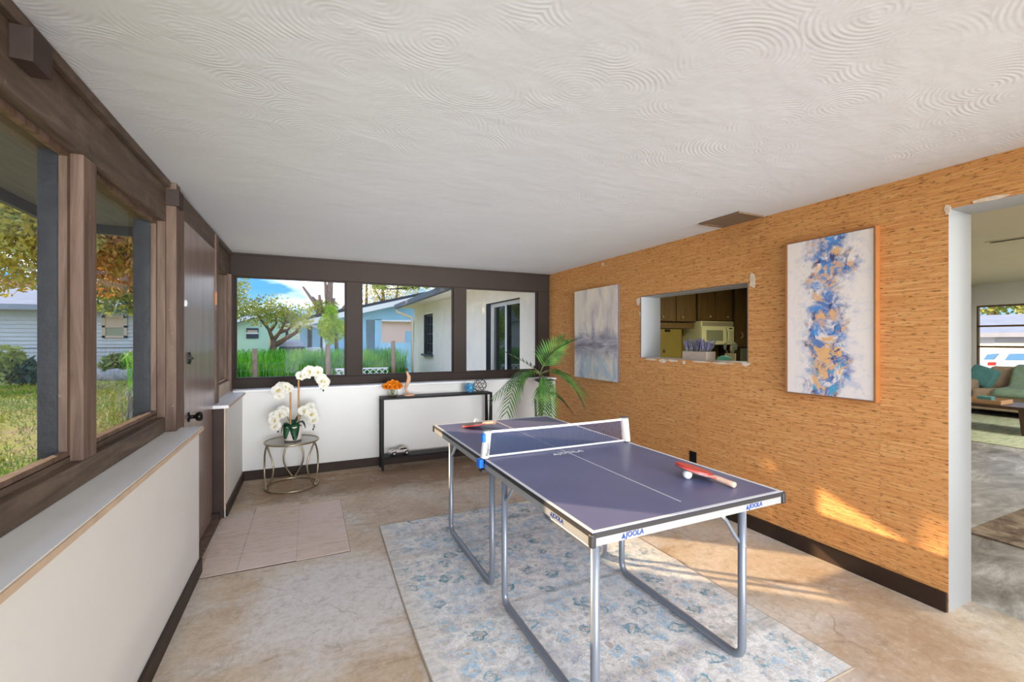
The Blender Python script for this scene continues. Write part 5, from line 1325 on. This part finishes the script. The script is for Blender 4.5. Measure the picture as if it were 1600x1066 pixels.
for b in ((wx0, wx0 + 0.1, wz0, wz1), (wx1 - 0.1, wx1, wz0, wz1), (wx0, wx1, wz1 - 0.1, wz1), (wx0, wx1, (wz0 + wz1) / 2 - 0.04, (wz0 + wz1) / 2 + 0.04), (wx0, wx1, wz0, wz0 + 0.08)): mb.box(b[0], b[1], SYD - 0.05, SYD + 0.03, b[2], b[3])
w_ = mb.build('window', M['tan_frame'], nb)
bx('pane', M['mw_glass'], wx0 + 0.1, wx1 - 0.1, SYD - 0.02, SYD + 0.02, wz0 + 0.08, (wz0 + wz1) / 2 - 0.04, w_)
bx('shutter', M['tan_frame'], wx0 + 0.1, wx1 - 0.1, SYD - 0.03, SYD + 0.02, (wz0 + wz1) / 2 + 0.04, wz1 - 0.1, w_)
ch = at_y(8, 448, SYD + 8)
tag(MB().box(ch.x - 2.0, ch.x + 0.5, SYD + 7.5, SYD + 9.5, GZ, ch.z + 0.35).build('salmon_house', M['brick_pink']), 'salmon block of a house rising behind the grey roof', 'building')
# chain link fence before it
fe = thing('chain_link_fence', 'low wire garden fence in front of the pale sided house', 'fence', (-11, 20.2, GZ))
FY = 19.6
for i in range(6): MB().tube([(-17.5 + i * 2.4, FY, GZ), (-17.5 + i * 2.4, FY, 1.10)], 0.025, 6).build('post', M['wire'], fe)
MB().tube([(-17.5, FY, 1.08), (-5.5, FY, 1.08)], 0.018, 6).build('top_rail', M['wire'], fe)
mb = MB()
for i in range(100): 
    x = -17.5 + i * 0.12; mb.tube([(x, FY, GZ + 0.02), (x, FY, 1.08)], 0.004, 3)
for i in range(9): mb.tube([(-17.5, FY, 0.0 + i * 0.12), (-5.5, FY, 0.0 + i * 0.12)], 0.004, 3)
wm = mb.build('wire_mesh', M['wire'], fe); wm['kind'] = 'stuff'
rk = random.Random(4)
for i, px in enumerate((158, 170, 182, 195, 205)):
    c = at_z(px, 594 - (i % 2) * 2, GZ); s_ = rk.uniform(0.28, 0.42)
    o = MB().ball((c.x, c.y, GZ + s_ * 0.35), s_, 10, 0, (1.15, 0.8, 0.75)).build('garden_rock', M['rock'])
    for v_ in o.data.vertices: v_.co += (v_.co - Vector((c.x, c.y, GZ + s_ * 0.35))) * rk.uniform(-0.12, 0.12)
    tag(o, ('leftmost', 'second from left', 'middle', 'second from right', 'rightmost')[i] + ' pale rounded rock of the row edging the lawn', 'rock', 'rocks edging the lawn')
def shrub(px, py, y, h, w, mat, label, seed, n=260, size=0.16):
    p = at_y(px, py, y); t = thing('shrub', label, 'shrub', (p.x, y, GZ), 'shrubs beside the pale house')
    mb = MB()
    for k_ in range(4): mb.tube([(p.x, y, GZ), (p.x + w * 0.5 * math.cos(k_ * 1.6), y + w * 0.3 * math.sin(k_ * 1.6), GZ + h * 0.8)], [0.03, 0.01], 5)
    mb.build('stem', M['bark'], t); leaves(blobs([(p.x, y, GZ + h * 0.55, w, w * 0.6, h * 0.5)]), n, size, M[mat], 'foliage', t, seed)
shrub(15, 570, 19.0, 1.25, 0.35, 'fol_olive', 'upright pointed plant left by the wire fence', 31)
shrub(42, 578, 19.1, 0.8, 0.6, 'palm_dark', 'low dark green bush by the wire fence', 32, 500)
shrub(180, 575, 20.9, 0.9, 0.5, 'fol_olive', 'small olive shrub behind the garden rocks', 33)
shrub(205, 572, 21.0, 1.0, 0.45, 'fol_green', 'small green shrub at the right end of the garden rocks', 34)

# grass blades and leaf litter on the side lawn
def field(n, name, mat, seed, blade):
    g = np.random.default_rng(seed)
    t = g.uniform(0, 1, n); Y_ = 2.2 + (19.0 - 2.2) * t ** 1.25; X_ = -1.0 - g.uniform(0, 1, n) * (1.2 + 0.62 * Y_)
    keep = np.sin(X_ * 1.3 + 2 * np.sin(Y_ * 0.6)) + np.sin(Y_ * 0.9 + X_) + g.normal(0, 0.8, n) > (-0.3 if blade else -9) 
    X_, Y_ = X_[keep], Y_[keep]; n = len(X_); sc_ = 0.5 + Y_ / 9
    if blade:
        a = g.uniform(0, 6.28, n); h = g.uniform(0.03, 0.07, n) * (0.7 + 0.5 * sc_); w = 0.004 * sc_ * 1.6
        lx, ly = g.normal(0, 0.02, n) * sc_, g.normal(0, 0.02, n) * sc_
        V = np.stack([np.stack([X_ - w * np.cos(a), Y_ - w * np.sin(a), np.full(n, GZ)], 1), np.stack([X_ + w * np.cos(a), Y_ + w * np.sin(a), np.full(n, GZ)], 1), np.stack([X_ + lx, Y_ + ly, GZ + h], 1)], 1).reshape(-1, 3)
        Fs = np.arange(3 * n).reshape(-1, 3)
    else:
        a = g.uniform(0, 6.28, n); s_ = 0.028 * g.uniform(0.5, 1.2, n) * (0.6 + 0.4 * sc_); z = GZ + 0.012 + g.uniform(0, 0.03, n)
        ca, sa = np.cos(a) * s_, np.sin(a) * s_
        V = np.stack([np.stack([X_ - ca, Y_ - sa, z], 1), np.stack([X_ + sa * 0.5, Y_ - ca * 0.5, z + 0.008], 1), np.stack([X_ + ca, Y_ + sa, z], 1), np.stack([X_ - sa * 0.5, Y_ + ca * 0.5, z + 0.01], 1)], 1).reshape(-1, 3)
        Fs = np.arange(4 * n).reshape(-1, 4)
    me = bpy.data.meshes.new(name); me.from_pydata(V.tolist(), [], Fs.tolist()); me.materials.append(mat)
    o = bpy.data.objects.new(name, me); COL.objects.link(o); return o
tag(field(42000, 'grass', M['grass'], 51, True), 'sparse yellow green grass on the side lawn', 'grass', kind='stuff')
tag(field(9000, 'fallen_leaves', M['litter'], 52, False), 'dry fallen leaves scattered on the side lawn', 'leaves', kind='stuff')

# ---- house wing running back from the right wall, seen through the back windows
wing = wall_with_holes('wall_exterior', XR, 3.12, 5.2, 13.3, GZ, 2.46, [(5.972, 7.36, -0.02, 1.985), (11.1, 12.05, 0.97, 2.03)], M['stucco'], M['stucco'], M['black_jamb'])
sbx('wall_exterior_end', M['stucco'], 3.12, 9.0, 13.2, 13.3, GZ, 2.46)
struct(MB().prism([(2.40, 2.30), (2.40, 2.42), (6.5, 3.5), (6.5, 3.4), (2.9, 2.44)], 5.5, 13.55, 'y').build('roof_wing', M['shingle']))
gt = thing('rain_gutter', 'charcoal rain gutter along the eave of the cream stucco wing', 'gutter', (2.38, 9.5, 2.27))
MB().box(2.33, 2.40, 5.6, 13.55, 2.268, 2.40).build('channel', M['gutter'], gt, 0.01)
MB().tube([(2.37, 13.45, 2.27), (2.40, 13.42, 2.18), (2.80, 13.36, 2.02), (2.835, 13.36, 1.9), (2.835, 13.36, GZ)], 0.035, 8).build('downspout', M['cream_pipe'], gt)
sbx('roof_wing_soffit', M['stucco'], 2.40, 2.9, 5.5, 13.5, 2.30, 2.32)
sl_ = struct(MB().box(2.965, 3.03, 5.975, 6.03, 0.0, 1.98).box(2.965, 3.03, 7.30, 7.357, 0.0, 1.98).box(2.965, 3.03, 6.03, 7.30, 1.92, 1.98).box(2.965, 3.03, 6.03, 7.30, 0.0, 0.06).box(2.955, 3.0, 6.62, 6.70, 0.06, 1.92).build('door_2', M['white_trim']))
bx('pane', M['slider_glass'], 2.985, 2.99, 6.03, 6.62, 0.06, 1.92, sl_); bx('pane', M['slider_glass'], 3.005, 3.01, 6.70, 7.30, 0.06, 1.92, sl_)
bx('meeting_stile', M['black_jamb'], 2.95, 2.985, 6.585, 6.62, 0.06, 1.92, sl_)
mb = MB()
for b in ((11.1, 11.16, 0.97, 2.03), (11.99, 12.05, 0.97, 2.03), (11.1, 12.05, 0.97, 1.03), (11.1, 12.05, 1.97, 2.03), (11.1, 12.05, 1.48, 1.53), (11.54, 11.58, 0.97, 2.03), (11.1, 12.05, 1.24, 1.265), (11.1, 12.05, 1.74, 1.765)): mb.box(2.93, 2.98, *b)
w9 = struct(mb.build('window_9', M['fascia'])); bx('pane', M['slider_glass'], 2.975, 2.98, 11.16, 11.99, 1.03, 1.97, w9)
struct(MB().box(2.80, 2.93, 11.05, 12.10, 0.92, 0.97).build('trim_%d' % tn, M['gutter'])); tn += 1

# ---- back fence, daylily hedge, lattice
FBY = 10.6
bf = thing('wire_back_fence', 'old wire fence with weathered wooden posts behind the back windows', 'fence', (0, FBY, GZ))
for px, top in ((398, 545), (512, 539), (614, 533)):
    p = at_y(px, top, FBY)
    MB().tube([(p.x, FBY, GZ), (p.x + 0.01, FBY, (p.z + GZ) / 2), (p.x, FBY, p.z)], [0.055, 0.05, 0.045], 7).build('post', M['post_wood'], bf)
mb = MB(); xa_, xb_ = at_y(330, 560, FBY).x, 2.3
for i in range(6): mb.tube([(xa_, FBY, 0.15 + i * 0.14), (xb_, FBY, 0.15 + i * 0.14)], 0.0022, 3)
nx_ = 40
for i in range(nx_): mb.tube([(xa_ + (xb_ - xa_) * i / nx_, FBY, 0.0), (xa_ + (xb_ - xa_) * i / nx_, FBY, 0.86)], 0.0018, 3)
wm = mb.build('wire_mesh', M['wire'], bf); wm['kind'] = 'stuff'
lt = thing('lattice_panel', 'white diamond lattice panel low along the back fence', 'lattice', (1.2, 10.2, GZ))
xa_, xb_, za, zb = at_y(524, 575, 10.2).x, at_y(606, 575, 10.2).x, 0.05, 0.70
fr_ = MB().box(xa_, xb_, 10.19, 10.22, zb, zb + 0.03).build('rail', M['white_trim'], lt)
L = zb - za
k_ = xa_ - L
while k_ < xb_:
    for s_ in (1, -1):
        a_, b_ = (k_, k_ + L) if s_ > 0 else (k_ + L, k_)
        p, q = Vector((a_, 10.2 + 0.005 * s_, za)), Vector((b_, 10.2 + 0.005 * s_, zb))
        u0, u1 = sorted([(xa_ - a_) / (b_ - a_), (xb_ - a_) / (b_ - a_)]); u0, u1 = max(0, u0), min(1, u1)
        if u1 > u0 + 0.02: MB().tube([p.lerp(q, u0), p.lerp(q, u1)], 0.012, 4, square=True).build('slat', M['white_trim'], lt)
    k_ += 0.13
def blades(n, xr, yr, h, mat, name, seed, skip=None):
    g = np.random.default_rng(seed); V = []; Fs = []
    X_ = g.uniform(*xr, n); Y_ = g.uniform(*yr, n)
    for x, y in zip(X_, Y_):
        a = g.uniform(0, 6.28); L_ = h * g.uniform(0.7, 1.15); w = g.uniform(0.012, 0.022); out = g.uniform(0.12, 0.42)
        d = np.array([math.cos(a), math.sin(a), 0]); s_ = np.array([-d[1], d[0], 0]) * w; b = len(V); p = np.array([x, y, GZ])
        for u, hh, o_ in ((0, 0, 0), (0.5, 0.62, 0.25), (0.8, 0.95, 0.6), (1, 0.82, 1.0)):
            c = p + d * out * o_ + np.array([0, 0, L_ * hh]); ww = s_ * (1.05 - u)
            V += [c - ww, c + ww]
        Fs += [(b, b + 1, b + 3, b + 2), (b + 2, b + 3, b + 5, b + 4), (b + 4, b + 5, b + 7, b + 6)]
    me = bpy.data.meshes.new(name); me.from_pydata([tuple(v_) for v_ in V], [], Fs); me.materials.append(mat)
    o = bpy.data.objects.new(name, me); COL.objects.link(o); return o
tag(blades(5200, (-3.2, 2.2), (10.9, 12.6), 1.15, M['fol_green'], 'daylily_hedge', 61), 'dense bank of bright green strappy leaves behind the back fence', 'hedge', kind='stuff')
tag(blades(2600, (-3.0, 2.2), (10.0, 10.8), 0.60, M['sage'], 'dry_weeds', 62), 'dull grey dry weeds along the back fence', 'weeds', kind='stuff')

# ---- neighbour houses behind
GH = 30.0
gh = thing('green_house', 'pale green house with a grey gabled roof beyond the hedge', 'building', (-3, 33, GZ))
gx0, gx1 = at_y(330, 520, GH).x, at_y(474, 520, GH).x
e0 = at_y(370, 503, GH); e1 = at_y(412, 491, GH); xm = (gx0 + gx1) / 2
pkx, pkz = at_y(440, 488, GH).x, at_y(440, 486, GH).z
MB().prism([(gx0, GZ), (gx1, GZ), (gx1, e0.z - 0.05), (pkx, pkz), (gx0, e0.z - 0.5)], GH, GH + 9, 'y').build('wall', M['green_house'], gh)
MB().prism([(gx0 - 0.5, e0.z - 0.62), (pkx, pkz + 0.02), (gx1 + 0.6, e0.z - 0.15), (gx1 + 0.6, e0.z), (pkx, pkz + 0.30), (gx0 - 0.5, e0.z - 0.4)], GH - 0.5, GH + 9.5, 'y').build('roof', M['shingle'], gh)
MB().prism([(gx0 - 0.5, e0.z - 0.66), (pkx, pkz - 0.02), (pkx, pkz + 0.2), (gx0 - 0.5, e0.z - 0.44)], GH - 0.55, GH - 0.5, 'y').build('rake_board', M['white_trim'], gh)
a_, b_ = at_y(385, 529, GH), at_y(404, 513, GH)
w_ = MB().box(a_.x, b_.x, GH - 0.06, GH, a_.z, b_.z).build('window', M['house_dark'], gh)
MB().box(a_.x, b_.x, GH - 0.09, GH - 0.06, (a_.z + b_.z) / 2 - 0.04, (a_.z + b_.z) / 2 + 0.05).build('meeting_rail', M['white_trim'], w_)
bx('blind', M['tan_frame'], a_.x + 0.05, b_.x - 0.05, GH - 0.075, GH - 0.06, (a_.z + b_.z) / 2 + 0.06, b_.z - 0.12, w_)
a_, b_ = at_y(446, 528, GH), at_y(451, 516, GH); bx('small_window', M['house_dark'], a_.x, b_.x, GH - 0.06, GH, a_.z, b_.z, gh)

BH = 21.0
bh = thing('blue_house', 'sky blue house with a low gable and open carport beyond the hedge', 'building', (1, 23, GZ))
def bxz(px0, px1, py0, py1, y0, y1, name, mat, par=bh, zfix=None):
    a_, b_ = at_y(px0, py1, y0), at_y(px1, py0, y0)
    return bx(name, M[mat], a_.x, b_.x, y0, y1, GZ if zfix is None else a_.z, b_.z, par)
L0, P0, R0 = at_y(466, 505, BH), at_y(541, 489, BH), at_y(700, 455, BH)
slope = (R0.z - L0.z) / (R0.x - L0.x)
def rz(x): return L0.z + (x - L0.x) * slope
xo0 = at_y(572, 500, BH).x
MB().prism([(L0.x, GZ), (xo0, GZ), (xo0, rz(xo0)), (L0.x, L0.z)], BH, BH + 0.2, 'y').build('front_wall', M['blue_house'], bh)
MB().prism([(xo0, at_y(572, 500, BH).z), (R0.x, at_y(700, 500, BH).z), (R0.x, R0.z), (xo0, rz(xo0))], BH, BH + 0.2, 'y').build('gable_wall', M['blue_house'], bh)
for px0, px1 in ((586, 596), (648, 654)):
    bxz(px0, px1, 499, 540, BH, BH + 0.25, 'carport_post', 'blue_house')
bx('carport_back_wall', M['blue_house'], at_y(560, 520, BH + 5).x, at_y(588, 520, BH + 5).x, BH + 5, BH + 5.2, GZ, 2.6, bh)
bx('left_side_wall', M['blue_house'], L0.x, L0.x + 0.2, BH + 0.2, BH + 8, GZ, L0.z - 0.05, bh)
MB().prism([(L0.x - 0.5, L0.z - 0.12), (R0.x + 1, R0.z + slope), (R0.x + 1, R0.z + slope + 0.16), (L0.x - 0.5, L0.z + 0.06)], BH - 0.6, BH + 8, 'y').build('roof', M['fascia'], bh)
MB().prism([(L0.x - 0.5, L0.z - 0.32), (R0.x + 1, R0.z + slope - 0.18), (R0.x + 1, R0.z + slope + 0.04), (L0.x - 0.5, L0.z - 0.08)], BH - 0.66, BH - 0.6, 'y').build('rake_board', M['white_trim'], bh)
bxz(480.5, 487.5, 509, 545, BH - 0.05, BH, 'dark_door', 'house_dark'); bxz(500.5, 505, 505, 552, BH - 0.05, BH, 'dark_door', 'house_dark')
p = [at_y(459, 506, BH - 0.6), at_y(466, 511, BH - 0.3), at_y(466.5, 540, BH - 0.3)]; p.append(Vector((p[-1].x, BH - 0.3, GZ))); MB().tube(p, 0.05, 6).build('downspout', M['white_trim'], bh)
p = [at_y(474, 503, BH - 0.5), at_y(504, 515, BH - 0.4), at_y(506, 520, BH - 0.4)]; p.append(Vector((p[-1].x, BH - 0.4, GZ))); MB().tube(p, 0.06, 6).build('downspout', M['white_trim'], bh)
bxz(538, 541, 500, 552, BH - 0.05, BH, 'corner_strip', 'white_trim')
gr = thing('barbecue_grill', 'covered barbecue grill standing by the blue house', 'grill', (at_y(457, 545, BH - 1.5).x, BH - 1.5, GZ))
c = at_y(457, 541, BH - 1.5)
MB().ball((c.x, BH - 1.5, c.z), 0.42, 12, 0, (1.15, 0.7, 0.62)).build('lid', M['wire'], gr)
MB().box(c.x - 0.45, c.x + 0.45, BH - 1.8, BH - 1.2, c.z - 0.30, c.z - 0.02).build('firebox', M['house_dark'], gr)
for dx in (-0.35, 0.35): MB().box(c.x + dx - 0.04, c.x + dx + 0.04, BH - 1.7, BH - 1.3, GZ, c.z - 0.3).build('leg', M['house_dark'], gr)
c = at_y(491, 550, BH - 1.2); tag(MB().lathe([(0.22, GZ), (0.26, 0.5), (0.27, at_y(486, 544, BH - 1.2).z), (0.2, at_y(486, 543, BH - 1.2).z)], (c.x, BH - 1.2, 0), 14).build('refuse_bin', M['siding']), 'pale round bin beside the dark door of the blue house', 'bin')
ph = thing('pink_house', 'salmon pink house seen through the open carport', 'building', (4, 34, GZ))
PH = 34.0
bxz(596, 700, 500, 560, PH, PH + 5, 'wall', 'pink_house', ph); bxz(590, 700, 494, 502, PH - 0.5, PH + 5, 'roof', 'white_trim', ph, 1)
bxz(634, 648, 518, 535, PH - 0.06, PH, 'window', 'blue_house', ph, 1)
pf = thing('blue_picket_fence', 'blue picket fence below the carport opening', 'fence', (2.3, 19.2, GZ)); PFY = 19.4
xa_, xb_ = at_y(594, 540, PFY).x, at_y(652, 540, PFY).x; zt_ = at_y(620, 534.5, PFY).z
n = 18
for i in range(n):
    x = xa_ + (xb_ - xa_) * i / n; w = (xb_ - xa_) / n * 0.92
    MB().prism([(x, GZ), (x + w, GZ), (x + w, zt_ - 0.06), (x + w / 2, zt_), (x, zt_ - 0.06)], PFY, PFY + 0.03, 'y').build('picket', M['blue_house'], pf)
bx('rail', M['blue_house'], xa_, xb_, PFY + 0.03, PFY + 0.08, zt_ - 0.4, zt_ - 0.3, pf)

# ---- trees behind
T = 18.4; p = at_y(430, 548, T)
def bp(px, py, y=T): return at_y(px, py, y)
b0 = Vector((p.x - 0.15, T, GZ))
tree('spreading_tree', 'small spreading tree with thin olive foliage before the green house', b0, ([b0, bp(427, 545), bp(426, 530)], [0.14, 0.12, 0.10]),
     [([bp(426, 530), bp(420, 515), bp(408, 500), bp(400, 488)], [0.08, 0.06, 0.04, 0.02]), ([bp(427, 532), bp(438, 518), bp(445, 503), bp(450, 490)], [0.08, 0.06, 0.04, 0.02]), ([bp(429, 540), bp(445, 530), bp(462, 520), bp(470, 508)], [0.10, 0.09, 0.06, 0.03]), ([bp(436, 520), bp(450, 515), bp(460, 505)], [0.07, 0.05, 0.03]), ([bp(422, 518), bp(432, 505), bp(430, 492)], [0.06, 0.04, 0.02])],
     [(bp(410, 485).x, T, bp(410, 488).z, 0.9, 0.9, 0.55), (bp(445, 490).x, T, bp(445, 494).z, 1.1, 0.9, 0.5), (bp(465, 500).x, T, bp(465, 500).z, 0.6, 0.8, 0.5), (bp(425, 478).x, T, bp(425, 480).z, 0.8, 0.7, 0.5)], 1500, 0.07, 'fol_olive', 71)
T2 = 32.0
b0 = Vector((bp(515, 500, T2).x, T2, GZ))
tree('bare_tree', 'tall grey tree trunk with bare pruned limbs behind the blue house', b0, ([b0, bp(515, 495, T2), bp(515, 465, T2), bp(517, 425, T2)], [0.24, 0.22, 0.20, 0.17]),
     [([bp(513, 478, T2), bp(510, 460, T2), bp(508, 440, T2)], [0.2, 0.15, 0.1]), ([bp(500, 500, T2), bp(496, 480, T2), bp(473, 448, T2)], [0.18, 0.14, 0.08]), ([bp(505, 495, T2), bp(499, 475, T2), bp(488, 464, T2)], [0.16, 0.12, 0.07]), ([bp(502, 490, T2), bp(499, 461, T2)], [0.14, 0.1]), ([bp(519, 490, T2), bp(522, 466, T2)], [0.16, 0.1]), ([bp(505, 510, T2), bp(505, 490, T2)], [0.14, 0.1]), ([bp(533, 488, T2), bp(539, 477, T2)], [0.14, 0.08])],
     [(bp(505, 482, T2).x, T2, bp(505, 482, T2).z, 1.3, 1.0, 0.6)], 900, 0.10, 'fol_olive', 72, 'post_wood')
T3 = 12.9; b0 = Vector((bp(526, 550, T3).x, T3, GZ))
tree('lime_tree', 'young tree with hanging lime green leaves behind the back fence', b0, ([b0, bp(526, 545, T3), bp(525, 515, T3), bp(518, 490, T3)], [0.06, 0.05, 0.04, 0.015]),
     [([bp(525, 520, T3), bp(515, 505, T3), bp(508, 500, T3)], [0.03, 0.02, 0.01])],
     [(bp(517, 492, T3).x, T3, bp(517, 495, T3).z, 0.20, 0.3, 0.35), (bp(512, 515, T3).x, T3, bp(512, 512, T3).z, 0.26, 0.3, 0.35), (bp(528, 512, T3).x, T3, bp(528, 514, T3).z, 0.26, 0.3, 0.32), (bp(517, 530, T3).x, T3, bp(517, 530, T3).z, 0.16, 0.25, 0.18)], 1500, 0.055, 'fol_lime', 73)
T4 = 43.0; b0 = Vector((bp(360, 500, T4).x, T4, GZ))
tree('golden_tree', 'tall golden leaved tree behind the green house', b0, ([b0, bp(360, 480, T4), bp(362, 445, T4)], [0.3, 0.25, 0.15]), [],
     [(bp(365, 455, T4).x, T4, bp(365, 450, T4).z, 1.3, 1.2, 1.7), (bp(372, 475, T4).x, T4, bp(372, 480, T4).z, 1.6, 1.2, 1.0), (bp(395, 487, T4).x, T4, bp(395, 490, T4).z, 1.6, 1.2, 0.6)], 2600, 0.12, 'fol_olive', 74)
T5 = 40.5; b0 = Vector((bp(600, 500, T5).x, T5, GZ))
tree('thin_grove', 'thin pale yellow trees rising behind the blue carport', b0, ([b0, bp(600, 480, T5), bp(597, 440, T5)], [0.22, 0.18, 0.1]),
     [([bp(572, 500, T5), bp(573, 440, T5)], [0.18, 0.08]), ([bp(615, 500, T5), bp(622, 445, T5)], [0.18, 0.08]), ([bp(600, 480, T5), bp(585, 450, T5)], [0.1, 0.05])],
     [(bp(580, 458, T5).x, T5, bp(580, 458, T5).z, 1.5, 1.2, 1.8), (bp(605, 455, T5).x, T5, bp(605, 455, T5).z, 1.6, 1.2, 1.6), (bp(640, 455, T5).x, T5, bp(640, 455, T5).z, 2.0, 1.2, 1.2)], 2400, 0.10, 'fol_yellow', 75)
T6 = 9.2
ov = thing('overhanging_branch', 'leafy branch hanging across the top of the middle back window', 'branch', bp(640, 440, T6))
MB().tube([bp(760, 415, T6), bp(700, 432, T6), bp(650, 449, T6), bp(610, 452, T6), bp(585, 446, T6)], [0.03, 0.025, 0.02, 0.012, 0.006], 6).build('limb', M['bark_dark'], ov)
leaves(blobs([(bp(595, 447, T6).x, T6, bp(595, 447, T6).z, 0.22, 0.3, 0.07), (bp(640, 447, T6).x, T6, bp(640, 447, T6).z, 0.25, 0.3, 0.08), (bp(672, 443, T6).x, T6, bp(672, 443, T6).z, 0.30, 0.3, 0.10)]), 260, 0.055, M['fol_olive'], 'foliage', ov, 76)

# ---- street side seen through the living room window
def bs(px, py, x): return at_x(px, py, x)
car = thing('parked_car', 'white car with a red tail lamp parked outside the living room window', 'car', (16.5, 5.0, GZ))
def cp_(*pts): return [(bs(px, py, 16.0).y, bs(px, py, 16.0).z) for px, py in pts]
yf = bs(1525, 570, 16.0).y
MB().prism([(yf, 0.25)] + cp_((1525, 575), (1526, 566), (1531, 560), (1541, 551), (1560, 548.5), (1605, 547), (1650, 551), (1690, 563), (1745, 567)) + [(yf - 4.3, 0.75), (yf - 4.35, 0.25)], 16.0, 17.7, 'x').build('body', M['car_white'], car, 0.05)
MB().prism(cp_((1537, 562), (1543, 553.5), (1561, 552.5), (1552, 562)), 15.985, 16.0, 'x').build('window', M['car_glass'], car)
MB().prism(cp_((1570, 563), (1577, 553), (1622, 552), (1662, 563)), 15.985, 16.0, 'x').build('window', M['car_glass'], car)
MB().prism(cp_((1543, 571), (1544, 566), (1556, 566), (1555, 571)), 15.98, 16.0, 'x').build('tail_lamp', M['tail'], car)
for dy in (0.8, 3.4):
    vs0 = MB().lathe([(0.32, -0.1), (0.33, 0), (0.32, 0.1)], n=20); MB().add([(16.1 + q[2], yf - dy + q[0], 0.23 + q[1]) for q in vs0.v], vs0.f).build('wheel', M['rubber_black'], car)
g_ = thing('street_house', 'pale house with a grey blue roof across the street', 'building', (24, 8, GZ))
MB().box(24, 28, 0, 22, GZ, bs(1560, 527, 24).z).build('wall', M['white_trim'], g_)
MB().prism([(23.4, bs(1560, 527, 24).z), (23.4, bs(1560, 520, 23.4).z), (28, bs(1560, 492, 28).z), (28, bs(1560, 527, 24).z)], -1, 23, 'y').build('roof', M['grey_roof'], g_)
a_ = bs(1555, 524, 23.98); MB().box(23.95, 24.0, a_.y - 3, a_.y, GZ, a_.z - 0.1).build('garage_door', M['siding'], g_)
T7 = 34.0
tree('street_trees', 'row of olive trees behind the house across the street', (T7, 11, GZ), ([(T7, 11, GZ), (T7, 11, 3)], [0.3, 0.2]), [], [(T7, 7 + 2.2 * i, 3.6, 1.6, 1.8, 1.5) for i in range(4)], 2600, 0.20, 'fol_olive', 77)
